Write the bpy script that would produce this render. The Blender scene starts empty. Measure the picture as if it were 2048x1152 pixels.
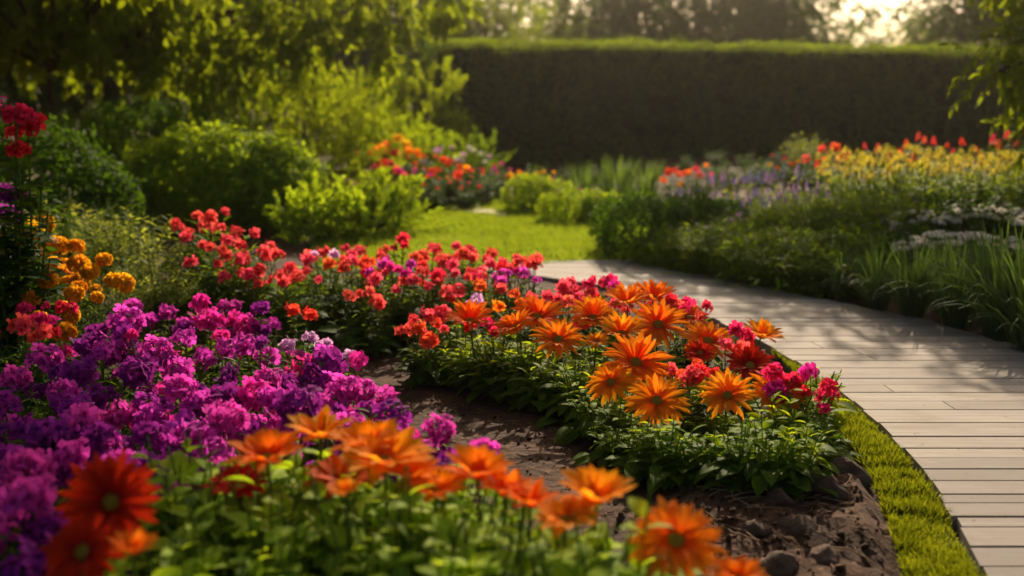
import bpy, math, random
import numpy as np
from mathutils import noise as mnoise, Vector

R = math.radians
S = bpy.context.scene
COL = S.collection

# ------------------------------------------------------------------ camera, sky, sun, exposure
F = 2276.0                       # focal length in photo pixels (2048 wide), i.e. a 40 mm lens
H = 1.0                          # eye height
PITCH = math.atan((576 - 190) / F)
cam_d = bpy.data.cameras.new("camera")
cam = bpy.data.objects.new("camera", cam_d)
COL.objects.link(cam)
cam.location = (0, 0, H)
cam.rotation_euler = (R(90) - PITCH, 0, 0)
cam_d.sensor_width = 36
cam_d.lens = 40
cam_d.clip_start = 0.05
cam_d.clip_end = 2000
cam_d.dof.use_dof = True
cam_d.dof.focus_distance = 3.3
cam_d.dof.aperture_fstop = 2.05
S.camera = cam

SUN_EL, SUN_AZ = R(27), R(9)    # azimuth measured from +Y towards +X
w = bpy.data.worlds.new("World")
S.world = w
w.use_nodes = True
nt = w.node_tree
sky = nt.nodes.new("ShaderNodeTexSky")
sky.sky_type = 'NISHITA'
sky.sun_disc = False
sky.sun_elevation = SUN_EL
sky.sun_rotation = SUN_AZ
sky.air_density = 0.6
sky.dust_density = 6.0
sky.ozone_density = 0.3
tint = nt.nodes.new("ShaderNodeMix"); tint.data_type = 'RGBA'; tint.blend_type = 'MULTIPLY'
tint.inputs[0].default_value = 1.0; tint.inputs[7].default_value = (1.0, 0.93, 0.80, 1)
nt.links.new(sky.outputs[0], tint.inputs[6])
nt.links.new(tint.outputs[2], nt.nodes["Background"].inputs[0])
nt.nodes["Background"].inputs[1].default_value = 0.085

sun_d = bpy.data.lights.new("sun", 'SUN')
sun_d.energy = 5.0
sun_d.angle = R(0.5)
sun_d.color = (1.0, 0.80, 0.575)
sun = bpy.data.objects.new("sun", sun_d)
COL.objects.link(sun)
sdir = Vector((math.sin(SUN_AZ) * math.cos(SUN_EL), math.cos(SUN_AZ) * math.cos(SUN_EL), math.sin(SUN_EL)))
sun.rotation_euler = sdir.to_track_quat('Z', 'Y').to_euler()
sun.location = sdir * 60

S.view_settings.view_transform = 'Standard'
S.view_settings.look = 'None'
S.view_settings.exposure = 0.62
S.view_settings.gamma = 1.0
S.render.engine = 'CYCLES'
S.cycles.use_denoising = True
S.cycles.max_bounces = 8
S.cycles.diffuse_bounces = 3
S.cycles.glossy_bounces = 2
S.cycles.transmission_bounces = 4
S.cycles.sample_clamp_indirect = 6.0

# ------------------------------------------------------------------ pixel rays (photo pixels -> world)
cp, sp_ = math.cos(PITCH), math.sin(PITCH)
def ray(px, py):
    a, b = (px - 1024) / F, -(py - 576) / F
    return np.array([a, cp + b * sp_, -sp_ + b * cp])
def at_h(px, py, h=0.0):         # where the line of sight meets the height h
    d = ray(px, py); t = (h - H) / d[2]
    return d[0] * t, d[1] * t
def at_y(px, py, Y):             # where it meets the distance Y
    d = ray(px, py); t = Y / d[1]
    return np.array([d[0] * t, Y, H + d[2] * t])

# ------------------------------------------------------------------ mesh tools
class MB:
    def __init__(s): s.v, s.f, s.uv, s.m, s.n = [], [], [], [], 0
    def add(s, V, Fc, UV=None, mi=0):
        V = np.asarray(V, float); Fc = np.asarray(Fc, int)
        s.v.append(V); s.f.append(Fc + s.n); s.m.append(np.full(len(Fc), mi))
        s.uv.append(np.zeros((len(V), 3)) if UV is None else np.asarray(UV, float))
        s.n += len(V)
    def stamp(s, T, pos, rot, scale, mi=0):
        V, Fc, UV = T
        pos = np.asarray(pos, float); P, N = len(pos), len(V)
        if P == 0: return
        scale = np.asarray(scale, float)
        if scale.ndim == 1: scale = np.repeat(scale[:, None], 3, 1)
        W = np.einsum('pij,pnj->pni', rot, V[None] * scale[:, None, :]) + pos[:, None, :]
        FF = (Fc[None] + (np.arange(P) * N)[:, None, None]).reshape(-1, Fc.shape[1])
        s.add(W.reshape(-1, 3), FF, np.tile(UV, (P, 1)), mi)
    def mesh(s, name, mats, smooth=False):
        me = bpy.data.meshes.new(name)
        V = np.concatenate(s.v)
        me.vertices.add(len(V)); me.vertices.foreach_set("co", V.astype(np.float32).ravel())
        tot = np.concatenate([np.full(len(f), f.shape[1]) for f in s.f])
        loops = np.concatenate([f.ravel() for f in s.f])
        me.loops.add(len(loops)); me.loops.foreach_set("vertex_index", loops.astype(np.int32))
        me.polygons.add(len(tot))
        me.polygons.foreach_set("loop_start", np.concatenate([[0], np.cumsum(tot)[:-1]]).astype(np.int32))
        me.polygons.foreach_set("material_index", np.concatenate(s.m).astype(np.int32))
        me.polygons.foreach_set("use_smooth", np.full(len(tot), bool(smooth)))
        at = me.attributes.new("luv", 'FLOAT_VECTOR', 'POINT')
        at.data.foreach_set("vector", np.concatenate(s.uv).astype(np.float32).ravel())
        for m in (mats if isinstance(mats, (list, tuple)) else [mats]): me.materials.append(m)
        me.update(); me.validate()
        return me

def unit(a): return a / np.maximum(np.linalg.norm(a, axis=-1, keepdims=True), 1e-9)
def frames(d, n):                # y along d, z near n
    y = unit(np.asarray(d, float)); x = np.cross(y, n); bad = np.linalg.norm(x, axis=1) < 1e-4
    x[bad] = np.cross(y[bad], [1, 0.2, 0.1]); x = unit(x); z = np.cross(x, y)
    return np.stack([x, y, z], axis=2)

def strip(ts, ws, zs, fold=0.0, ys=None):     # three-point cross-sections along +Y
    V, UV = [], []
    for k, t in enumerate(ts):
        y = t if ys is None else ys[k]
        for u in (-1, 0, 1):
            V.append((u * ws[k], y, zs[k] + abs(u) * fold * ws[k])); UV.append((u, t, 0))
    Fc = []
    for k in range(len(ts) - 1):
        a = k * 3
        Fc += [(a, a + 1, a + 4, a + 3), (a + 1, a + 2, a + 5, a + 4)]
    return np.array(V, float), np.array(Fc), np.array(UV, float)
def leaf_t(width=0.5, bend=0.15, fold=0.25, segs=5, base=0.9):
    ts = np.linspace(0, 1, segs + 1)
    ws = width / 2 * np.sin(np.pi * ts ** base) ** 0.8; ws[0] = 0.02 * width; ws[-1] = 0.01 * width
    return strip(ts, ws, -bend * ts ** 2, fold, np.sin(np.minimum(bend * 1.2, 1.2) * ts) / max(np.sin(min(bend * 1.2, 1.2)), 1e-3) if bend > 0.3 else ts)
def petal_t(width=0.22, lift=0.1, droop=0.12, segs=5, fold=0.12):
    ts = np.linspace(0, 1, segs + 1)
    ws = width / 2 * np.interp(ts, [0, .25, .6, .82, .94, 1], [.38, .75, 1, .88, .5, .08])
    return strip(ts, ws, lift * ts - droop * ts ** 2.4, fold)
LEAF_LO = (np.array([(0, 0, 0), (.27, .45, .06), (0, 1, -.08), (-.27, .45, .06)], float),
           np.array([(0, 1, 2), (0, 2, 3)]), np.array([(0, 0, 0), (1, .5, 0), (0, 1, 0), (-1, .5, 0)], float))
LEAF_MID = leaf_t(0.52, 0.18, 0.25, 3)
LEAF_HI = leaf_t(0.46, 0.35, 0.22, 6)
LEAF_BROAD = leaf_t(0.62, 0.4, 0.2, 6, 0.75)
LEAF_NARROW = leaf_t(0.2, 0.3, 0.2, 5)

def merge(parts):
    V, Fc, UV, n = [], [], [], 0
    for v, f, u in parts:
        V.append(v); Fc.append(f + n); UV.append(u); n += len(v)
    return np.concatenate(V), np.concatenate(Fc), np.concatenate(UV)
def rotz(a):
    c, s = math.cos(a), math.sin(a); return np.array([[c, -s, 0], [s, c, 0], [0, 0, 1]])
def rotx(a):
    c, s = math.cos(a), math.sin(a); return np.array([[1, 0, 0], [0, c, -s], [0, s, c]])

def floret_t(rs, petals=5, width=0.85, cup=0.35):
    P = []
    for k in range(petals):
        ts = np.array([0, .45, .85, 1]); ws = width / 2 * np.array([.15, .75, .95, .45])
        v, f, u = strip(ts, ws, cup * ts * (1 - .6 * ts) - .25 * np.maximum(ts - .6, 0) + rs.uniform(-.06, .06), .12)
        v = v * rs.uniform(.8, 1.12); v[:, 2] += .07 * np.sin(v[:, 0] * 14 + k) * u[:, 1]
        a = 2 * math.pi * (k + rs.uniform(-.1, .1)) / petals
        P.append((v @ rotx(rs.uniform(-.15, .3)).T @ rotz(a).T, f, u))
    return merge(P)

def tube(pts, rad, sides=6):
    pts = np.asarray(pts, float); n = len(pts)
    rad = np.broadcast_to(np.asarray(rad, float), (n,))
    d = np.gradient(pts, axis=0); d = unit(d)
    up = np.array([0.31, 0.17, 0.93]) if abs(d[0][2]) < .8 else np.array([1, 0.13, 0.05])
    x = unit(np.cross(d, up)); y = np.cross(d, x)
    a = np.linspace(0, 2 * np.pi, sides, endpoint=False)
    V = pts[:, None] + rad[:, None, None] * (np.cos(a)[None, :, None] * x[:, None] + np.sin(a)[None, :, None] * y[:, None])
    Fc = []
    for i in range(n - 1):
        for k in range(sides):
            b = (k + 1) % sides
            Fc.append((i * sides + k, i * sides + b, (i + 1) * sides + b, (i + 1) * sides + k))
    return V.reshape(-1, 3), np.array(Fc)

# ------------------------------------------------------------------ materials
def new_mat(name):
    m = bpy.data.materials.new(name); m.use_nodes = True
    t = m.node_tree; t.nodes.clear()
    return m, t, t.nodes, t.links
def math_n(t, op, a, b=None, c=None):
    n = t.nodes.new("ShaderNodeMath"); n.operation = op
    for i, v in enumerate((a, b, c)):
        if v is None: continue
        if isinstance(v, (int, float)): n.inputs[i].default_value = v
        else: t.links.new(v, n.inputs[i])
    return n.outputs[0]
def mix_c(t, fac, a, b, blend='MIX'):
    n = t.nodes.new("ShaderNodeMix"); n.data_type = 'RGBA'; n.blend_type = blend
    for s, v in ((0, fac), (6, a), (7, b)):
        if isinstance(v, (int, float)): n.inputs[s].default_value = v
        elif isinstance(v, tuple): n.inputs[s].default_value = (*v, 1) if len(v) == 3 else v
        else: t.links.new(v, n.inputs[s])
    return n.outputs[2]

def leaf_mat(name, c0, c1, trans=0.5, rough=0.6, spec=0.04, vein=0.3, tint=(2.25, 1.85, 0.45)):
    m, t, N, L = new_mat(name)
    out = N.new("ShaderNodeOutputMaterial"); geo = N.new("ShaderNodeNewGeometry")
    att = N.new("ShaderNodeAttribute"); att.attribute_name = "luv"
    oi = N.new("ShaderNodeObjectInfo")
    sep = N.new("ShaderNodeSeparateXYZ"); L.new(att.outputs["Vector"], sep.inputs[0])
    r = math_n(t, 'MULTIPLY_ADD', oi.outputs["Random"], 0.3, math_n(t, 'MULTIPLY', geo.outputs["Random Per Island"], 0.8))
    col = mix_c(t, r, c0, c1)
    au = math_n(t, 'ABSOLUTE', sep.outputs[0])
    rib = math_n(t, 'LESS_THAN', au, 0.07)
    sv = math_n(t, 'SINE', math_n(t, 'MULTIPLY', math_n(t, 'SUBTRACT', sep.outputs[1], math_n(t, 'MULTIPLY', au, 0.16)), 48.0))
    side = math_n(t, 'MULTIPLY', math_n(t, 'GREATER_THAN', sv, 0.9), 0.6)
    fac = math_n(t, 'MULTIPLY', math_n(t, 'MAXIMUM', rib, side), vein)
    col = mix_c(t, fac, col, tuple(min(1, c * 1.9 + .02) for c in c1))
    b = N.new("ShaderNodeBsdfPrincipled"); L.new(col, b.inputs["Base Color"])
    b.inputs["Roughness"].default_value = rough; b.inputs["Specular IOR Level"].default_value = spec
    tr = N.new("ShaderNodeBsdfTranslucent")
    L.new(mix_c(t, 1.0, col, tint, 'MULTIPLY'), tr.inputs[0])
    mx = N.new("ShaderNodeMixShader"); mx.inputs[0].default_value = trans
    L.new(b.outputs[0], mx.inputs[1]); L.new(tr.outputs[0], mx.inputs[2]); L.new(mx.outputs[0], out.inputs[0])
    return m

def petal_mat(name, c_base, c_tip, trans=0.45, var=0.25, streak=0.0, split=0.5):
    m, t, N, L = new_mat(name)
    out = N.new("ShaderNodeOutputMaterial"); geo = N.new("ShaderNodeNewGeometry"); oi = N.new("ShaderNodeObjectInfo")
    att = N.new("ShaderNodeAttribute"); att.attribute_name = "luv"
    sep = N.new("ShaderNodeSeparateXYZ"); L.new(att.outputs["Vector"], sep.inputs[0])
    mr = N.new("ShaderNodeMapRange"); mr.interpolation_type = 'SMOOTHSTEP'
    mr.inputs[1].default_value = 0.05; mr.inputs[2].default_value = split
    L.new(sep.outputs[1], mr.inputs[0])
    col = mix_c(t, mr.outputs[0], c_base, c_tip)
    if streak:
        sv = math_n(t, 'SINE', math_n(t, 'MULTIPLY', sep.outputs[0], 9.0))
        col = mix_c(t, math_n(t, 'MULTIPLY', math_n(t, 'GREATER_THAN', sv, 0.4), streak), col, tuple(c * .7 for c in c_tip))
    hs = N.new("ShaderNodeHueSaturation"); L.new(col, hs.inputs["Color"])
    L.new(math_n(t, 'MULTIPLY_ADD', oi.outputs["Random"], 0.03, 0.485), hs.inputs["Hue"])
    L.new(math_n(t, 'MULTIPLY_ADD', geo.outputs["Random Per Island"], 2 * var, 1 - var), hs.inputs["Value"])
    b = N.new("ShaderNodeBsdfPrincipled"); L.new(hs.outputs[0], b.inputs["Base Color"])
    b.inputs["Roughness"].default_value = 0.7; b.inputs["Specular IOR Level"].default_value = 0.05
    tr = N.new("ShaderNodeBsdfTranslucent"); L.new(hs.outputs[0], tr.inputs[0])
    mx = N.new("ShaderNodeMixShader"); mx.inputs[0].default_value = trans
    L.new(b.outputs[0], mx.inputs[1]); L.new(tr.outputs[0], mx.inputs[2]); L.new(mx.outputs[0], out.inputs[0])
    return m

def rough_mat(name, c0, c1, scale=8.0, bump=0.4, rough=0.9, c2=None, bdist=0.02):
    m, t, N, L = new_mat(name)
    out = N.new("ShaderNodeOutputMaterial"); tc = N.new("ShaderNodeNewGeometry")
    n1 = N.new("ShaderNodeTexNoise"); n1.inputs["Scale"].default_value = scale; n1.inputs["Detail"].default_value = 9; n1.inputs["Roughness"].default_value = .65
    n2 = N.new("ShaderNodeTexNoise"); n2.inputs["Scale"].default_value = scale * 7; n2.inputs["Detail"].default_value = 6
    L.new(tc.outputs["Position"], n1.inputs["Vector"]); L.new(tc.outputs["Position"], n2.inputs["Vector"])
    mr = N.new("ShaderNodeMapRange"); mr.inputs[1].default_value = .35; mr.inputs[2].default_value = .68; L.new(n1.outputs[0], mr.inputs[0])
    col = mix_c(t, mr.outputs[0], c0, c1)
    if c2:
        mr2 = N.new("ShaderNodeMapRange"); mr2.inputs[1].default_value = .58; mr2.inputs[2].default_value = .66; L.new(n2.outputs[0], mr2.inputs[0])
        col = mix_c(t, mr2.outputs[0], col, c2)
    b = N.new("ShaderNodeBsdfPrincipled"); L.new(col, b.inputs["Base Color"]); b.inputs["Roughness"].default_value = rough
    b.inputs["Specular IOR Level"].default_value = .2
    bp = N.new("ShaderNodeBump"); bp.inputs["Strength"].default_value = bump; bp.inputs["Distance"].default_value = bdist
    L.new(math_n(t, 'ADD', n1.outputs[0], math_n(t, 'MULTIPLY', n2.outputs[0], .4)), bp.inputs["Height"]); L.new(bp.outputs[0], b.inputs["Normal"])
    L.new(b.outputs[0], out.inputs[0])
    return m

def wood_mat(name):
    m, t, N, L = new_mat(name)
    out = N.new("ShaderNodeOutputMaterial"); geo = N.new("ShaderNodeNewGeometry")
    rnd = geo.outputs["Random Per Island"]
    off = N.new("ShaderNodeCombineXYZ"); L.new(math_n(t, 'MULTIPLY', rnd, 40.0), off.inputs[0])
    va = N.new("ShaderNodeVectorMath"); L.new(geo.outputs["Position"], va.inputs[0]); L.new(off.outputs[0], va.inputs[1])
    def noise(sc, scale, det, ro=.6):
        mp = N.new("ShaderNodeMapping"); mp.inputs["Scale"].default_value = sc; L.new(va.outputs[0], mp.inputs[0])
        n = N.new("ShaderNodeTexNoise"); n.inputs["Scale"].default_value = scale; n.inputs["Detail"].default_value = det; n.inputs["Roughness"].default_value = ro
        L.new(mp.outputs[0], n.inputs["Vector"]); return n.outputs[0]
    def band(x, a, b):
        mr = N.new("ShaderNodeMapRange"); mr.inputs[1].default_value = a; mr.inputs[2].default_value = b; L.new(x, mr.inputs[0]); return mr.outputs[0]
    grain = noise((2.2, 160, 60), 1.0, 6, .75)
    blot = noise((3, 7, 3), 1.0, 6, .65)
    spot = noise((1, 1, 1), 26.0, 5, .6)
    tone = mix_c(t, rnd, (.19, .182, .172), (.42, .388, .352))
    col = mix_c(t, math_n(t, 'MULTIPLY', band(grain, .42, .66), .8), tone, (.20, .165, .135))
    col = mix_c(t, math_n(t, 'MULTIPLY', band(blot, .48, .68), .65), col, (.19, .16, .13))
    col = mix_c(t, math_n(t, 'MULTIPLY', band(blot, .42, .28), .35), col, (.50, .44, .37))
    col = mix_c(t, math_n(t, 'MULTIPLY', band(spot, .66, .72), .7), col, (.10, .075, .055))
    b = N.new("ShaderNodeBsdfPrincipled"); L.new(col, b.inputs["Base Color"]); b.inputs["Roughness"].default_value = .8
    b.inputs["Specular IOR Level"].default_value = .12
    bp = N.new("ShaderNodeBump"); bp.inputs["Strength"].default_value = .25; bp.inputs["Distance"].default_value = .002
    L.new(grain, bp.inputs["Height"]); L.new(bp.outputs[0], b.inputs["Normal"])
    L.new(b.outputs[0], out.inputs[0])
    return m

M = {}
M['soil'] = rough_mat('soil', (.029, .0135, .0075), (.082, .039, .021), 5, .9, .95, (.13, .068, .04), .03)
M['stone'] = rough_mat('stone', (.055, .034, .024), (.13, .082, .058), 14, .7, .85, None, .015)
M['paving'] = rough_mat('paving', (.36, .29, .22), (.48, .40, .31), 6, .2, .8)
M['wood'] = wood_mat('weathered_wood')
M['bark'] = rough_mat('bark', (.05, .03, .022), (.13, .08, .06), 20, .8, .9)
M['straw'] = rough_mat('straw', (.16, .10, .06), (.32, .22, .13), 20, .3, .9)
M['turf'] = rough_mat('turf', (.04, .055, .012), (.07, .085, .02), 10, .6, .95)
M['stem'] = leaf_mat('stem_green', (.06, .12, .02), (.10, .17, .03), .15, .6, .1, 0)
M['grass'] = leaf_mat('lawn_blade', (.10, .20, .022), (.21, .30, .045), .5, .6, .1, 0)
M['verge'] = leaf_mat('verge_blade', (.085, .14, .012), (.18, .225, .022), .5, .6, .1, 0)
M['dark'] = leaf_mat('leaf_dark', (.022, .062, .009), (.050, .115, .015), .42)
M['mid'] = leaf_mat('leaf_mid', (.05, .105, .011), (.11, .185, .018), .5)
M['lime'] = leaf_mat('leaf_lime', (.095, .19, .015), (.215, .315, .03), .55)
M['bush'] = leaf_mat('leaf_bush', (.065, .135, .010), (.17, .26, .018), .48)
M['young'] = leaf_mat('leaf_young', (.15, .25, .015), (.32, .42, .03), .55)
M['near_sunlit'] = leaf_mat('leaf_near_sunlit', (.18, .32, .02), (.36, .48, .04), .6, tint=(1.6, 1.5, .5))
M['grey'] = leaf_mat('leaf_grey', (.15, .22, .07), (.28, .36, .13), .52)
M['blue'] = leaf_mat('leaf_blue_green', (.035, .085, .035), (.07, .13, .055), .4)
M['hedge'] = leaf_mat('leaf_hedge', (.045, .085, .020), (.11, .17, .04), .4)
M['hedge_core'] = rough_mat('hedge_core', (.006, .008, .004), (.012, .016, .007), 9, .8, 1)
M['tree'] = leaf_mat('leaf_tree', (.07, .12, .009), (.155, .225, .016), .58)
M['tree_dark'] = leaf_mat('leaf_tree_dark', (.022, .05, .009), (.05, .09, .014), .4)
M['bloom_orange'] = petal_mat('petal_orange', (.90, .13, .004), (1.0, .295, .012), .66, .12, .3, .6)
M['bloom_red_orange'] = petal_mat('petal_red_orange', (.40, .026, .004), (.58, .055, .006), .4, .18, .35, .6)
M['bloom_purple'] = petal_mat('petal_purple', (.36, .008, .20), (.69, .06, .48), .5, .35, 0, .5)
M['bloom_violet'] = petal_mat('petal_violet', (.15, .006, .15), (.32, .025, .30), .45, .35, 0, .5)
M['bloom_magenta'] = petal_mat('petal_magenta', (.46, .008, .12), (.78, .035, .34), .52, .3, 0, .5)
M['bloom_crimson'] = petal_mat('petal_crimson', (.42, .006, .035), (.76, .025, .10), .5, .3, 0, .5)
M['bloom_red'] = petal_mat('petal_red', (.54, .014, .03), (.86, .085, .105), .52, .28, 0, .5)
M['bloom_scarlet'] = petal_mat('petal_scarlet', (.64, .028, .016), (.90, .10, .04), .52, .25, 0, .5)
M['bloom_lilac'] = petal_mat('petal_lilac', (.45, .15, .46), (.75, .42, .74), .52, .25, 0, .5)
M['bloom_yellow'] = petal_mat('petal_yellow', (.72, .30, .008), (.88, .47, .015), .45, .2, 0, .6)
M['bloom_gold'] = petal_mat('petal_gold', (.62, .48, .03), (.90, .74, .07), .55, .3, 0, .6)
M['bloom_pink'] = petal_mat('petal_pink', (.60, .16, .22), (.78, .36, .40), .45, .25, 0, .6)
M['bloom_white'] = petal_mat('petal_white', (.62, .58, .48), (.78, .74, .66), .4, .15, 0, .6)
M['bloom_lavender'] = petal_mat('petal_lavender', (.12, .09, .36), (.30, .23, .62), .4, .3, 0, .6)
M['disc'] = rough_mat('daisy_disc', (.42, .32, .04), (.70, .52, .07), 160, 1.0, .9, None, .004)

# ------------------------------------------------------------------ scene objects
def tag(o, label=None, cat=None, group=None, kind=None):
    if label: o['label'] = label
    if cat: o['category'] = cat
    if group: o['group'] = group
    if kind: o['kind'] = kind
    return o
def obj(name, me, parent=None, loc=None, rot=None, sc=None, mat=None):
    o = bpy.data.objects.new(name, me); COL.objects.link(o)
    if parent: o.parent = parent
    if loc is not None: o.location = tuple(float(c) for c in loc)
    if rot is not None: o.rotation_euler = rot
    if sc is not None: o.scale = (sc, sc, sc) if isinstance(sc, (int, float)) else sc
    if mat is not None:
        o.material_slots[0].link = 'OBJECT'; o.material_slots[0].material = mat
    return o
def empty(name, loc, rz=0, sc=1.0):
    o = bpy.data.objects.new(name, None); COL.objects.link(o)
    o.location = tuple(float(c) for c in loc); o.rotation_euler = (0, 0, rz); o.scale = (sc, sc, sc)
    o.empty_display_size = .05
    return o
ORD = ['first', 'second', 'third', 'fourth', 'fifth', 'sixth', 'seventh', 'eighth', 'ninth', 'tenth', 'eleventh', 'twelfth', 'thirteenth', 'fourteenth', 'fifteenth', 'sixteenth', 'seventeenth', 'eighteenth', 'nineteenth', 'twentieth', 'twenty-first', 'twenty-second', 'twenty-third', 'twenty-fourth', 'twenty-fifth', 'twenty-sixth']

# ------------------------------------------------------------------ layout of the ground
def edge_fn(pts):
    w = sorted([(at_h(*p)[1], at_h(*p)[0]) for p in pts]); ys = [a for a, _ in w]; xs = [b for _, b in w]
    return ys, xs
_pl = edge_fn([(2010, 1260), (1955, 1152), (1900, 1045), (1840, 955), (1765, 870), (1700, 815), (1650, 775), (1590, 735), (1510, 690), (1410, 640), (1310, 604), (1200, 580), (1100, 563), (960, 549)])
_pr = edge_fn([(2048, 712), (1960, 680), (1850, 650), (1700, 620), (1560, 590), (1450, 565), (1380, 547), (1310, 529)])
PL = (np.array([-1.0, 1.0] + _pl[0]), np.array([0.75, .9] + _pl[1]))
PR = (np.array([-1.0, 1.0, 3.4] + _pr[0]), np.array([1.95, 2.05, 2.06] + _pr[1]))
path_l = lambda y: np.interp(y, *PL)
path_r = lambda y: np.interp(y, *PR)
PATH_END = at_h(1250, 528)[1]
_sl = edge_fn([(1830, 1260), (1805, 1152), (1785, 1080), (1745, 960), (1705, 905), (1655, 865), (1628, 810), (1600, 760)])
SL = (np.array([0.8] + _sl[0]), np.array([0.66] + _sl[1]))
strip_l = lambda y: np.interp(y, *SL)

def smooth01(x): x = np.clip(x, 0, 1); return x * x * (3 - 2 * x)
def ground_base(x, y):
    r = path_r(np.clip(y, 1, PATH_END + .01))
    z = 0.12 * smooth01((x - r - .15) / 1.4) * smooth01((y - 2.5) / 2) + .10 * smooth01((x - r - .6) / 2.2) * smooth01((y - 4) / 2) * smooth01((11 - y) / 2)
    mx, my = at_h(1560, 1020)
    z = z + 0.05 * np.exp(-(((x - mx) / .30) ** 2 + ((y - my) / .30) ** 2))
    return z
def g(x, y): return float(ground_base(np.float64(x), np.float64(y)))

xs = np.concatenate([[-400, -150, -60, -25, -12, -8], np.arange(-5, -1.2, .12), np.arange(-1.2, 2.6, .025), np.arange(2.6, 8, .15), [9, 12, 25, 60, 150, 400]])
ys = np.concatenate([[-60, -10, -2], np.arange(0, 1.6, .2), np.arange(1.6, 5.2, .025), np.arange(5.2, 12, .12), [13, 15, 18, 25, 40, 70, 150, 500]])
GX, GY = np.meshgrid(xs, ys)
GZ = ground_base(GX, GY)
lump = np.zeros_like(GZ)
for i in range(GX.shape[0]):
    if not 0.5 < ys[i] < 9: continue
    for j in range(GX.shape[1]):
        x, y = GX[i, j], GY[i, j]
        if not -2 < x < 3: continue
        p = Vector((x * 1.0, y * 1.0, 0))
        n = .5 * mnoise.noise(p * 4) + .35 * (1 - abs(mnoise.noise(p * 11))) * max(0, mnoise.noise(p * 2.3) + .4) + .18 * mnoise.noise(p * 30)
        lump[i, j] = n
mx, my = at_h(1620, 1040)
rough_zone = np.exp(-(((GX - mx) / .42) ** 2 + ((GY - my) / .6) ** 2))
amp = .014 + .075 * rough_zone
mask = 1 - smooth01((GX - (strip_l(GY) - .06)) / .05) * smooth01((path_r(GY) + .06 - GX) / .06) * (GY < PATH_END + .3)
GZ = GZ + lump * amp * mask - .02 * (1 - mask)
mb = MB()
nx, ny = len(xs), len(ys)
idx = np.arange(nx * ny).reshape(ny, nx)
mb.add(np.stack([GX, GY, GZ], 2).reshape(-1, 3), np.stack([idx[:-1, :-1], idx[:-1, 1:], idx[1:, 1:], idx[1:, :-1]], 2).reshape(-1, 4))
tag(obj('ground', mb.mesh('ground', M['soil'], True)), kind='structure')

# boardwalk: one mesh of many planks
rs = np.random.default_rng(3)
mb = MB()
y = -0.6
while y < PATH_END - .02:
    wd = float(rs.choice([.05, .085, .1, .12, .15], p=[.08, .3, .3, .2, .12])) * rs.uniform(.9, 1.1)
    gap = float(rs.choice([.005, .008, .012], p=[.45, .35, .2]))
    y0, y1 = y, min(y + wd, PATH_END)
    ts = np.linspace(0, 1, 3)
    jl, jr = rs.uniform(-.008, .008), rs.uniform(-.02, .02)
    xa0, xa1, xb0, xb1 = path_l(y0) + jl, path_l(y1) + jl, path_r(y0) + jr, path_r(y1) + jr
    cuts = [0, 1]
    if rs.random() < .35: cuts = [0, rs.uniform(.15, .85), 1]
    top, bot, ch = .026 + rs.uniform(-.0012, .0012), -.01, .0005
    for a, b in zip(cuts[:-1], cuts[1:]):
        e = .0015
        q = [(xa0 + (xb0 - xa0) * a + e, y0), (xa0 + (xb0 - xa0) * b - e, y0), (xa1 + (xb1 - xa1) * b - e, y1), (xa1 + (xb1 - xa1) * a + e, y1)]
        cx = sum(p[0] for p in q) / 4; cy = (y0 + y1) / 2
        ins = [(p[0] + ch * (1 if p[0] < cx else -1), p[1] + ch * (1 if p[1] < cy else -1)) for p in q]
        V = [(*p, bot) for p in q] + [(*p, top - ch) for p in q] + [(*p, top) for p in ins]
        Fc = [(8, 9, 10, 11)] + [(k, (k + 1) % 4, 4 + (k + 1) % 4, 4 + k) for k in range(4)] + [(4 + k, 4 + (k + 1) % 4, 8 + (k + 1) % 4, 8 + k) for k in range(4)]
        mb.add(V, Fc)
    y = y1 + gap
tag(obj('boardwalk_path', mb.mesh('boardwalk_path', M['wood'])), kind='structure')

# lawn and grass verge
def inside(px, py, poly):
    c = np.zeros(len(px), bool); n = len(poly)
    for i in range(n):
        x1, y1 = poly[i]; x2, y2 = poly[(i + 1) % n]
        hit = ((y1 > py) != (y2 > py)) & (px < (x2 - x1) * (py - y1) / (y2 - y1 + 1e-12) + x1)
        c ^= hit
    return c
lawn_poly = [at_h(*p) for p in [(640, 545), (960, 545), (1085, 537), (1245, 525), (1330, 500), (1330, 450), (1240, 400), (1030, 408), (900, 404), (780, 408), (700, 440), (620, 490)]]
verge_poly = [(float(strip_l(v)), float(v)) for v in np.linspace(1.2, 4.3, 24)] + [(float(path_l(v)) - .012, float(v)) for v in np.linspace(4.3, 1.2, 24)]
def sheet(name, poly, z, mat):
    mb = MB(); c = np.mean(poly, 0); n = len(poly)
    V = [(*c, z)] + [(*p, z) for p in poly] + [(*p, z - .05) for p in poly]
    mb.add(V, [(0, 1 + k, 1 + (k + 1) % n) for k in range(n)])
    mb.add(V, [(1 + k, 1 + n + k, 1 + n + (k + 1) % n, 1 + (k + 1) % n) for k in range(n)])
    tag(obj(name, mb.mesh(name, mat)), kind='structure')
def strip_sheet(name, z, mat):
    mb = MB(); v = np.linspace(1.2, 4.3, 40)
    V = [(strip_l(a), a, z - .012) for a in v] + [(path_l(a) - .012, a, z) for a in v]
    V += [(strip_l(a), a, z - .06) for a in v]
    n = len(v)
    mb.add(V, [(k, n + k, n + k + 1, k + 1) for k in range(n - 1)] + [(2 * n + k, k, k + 1, 2 * n + k + 1) for k in range(n - 1)])
    tag(obj(name, mb.mesh(name, mat)), kind='structure')
sheet('lawn', lawn_poly, .014, M['turf'])
strip_sheet('verge', .012, M['turf'])
BLADE = strip(np.array([0, .5, 1]), np.array([.5, .4, .04]), np.array([0, .12, .5]), .2)
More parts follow.
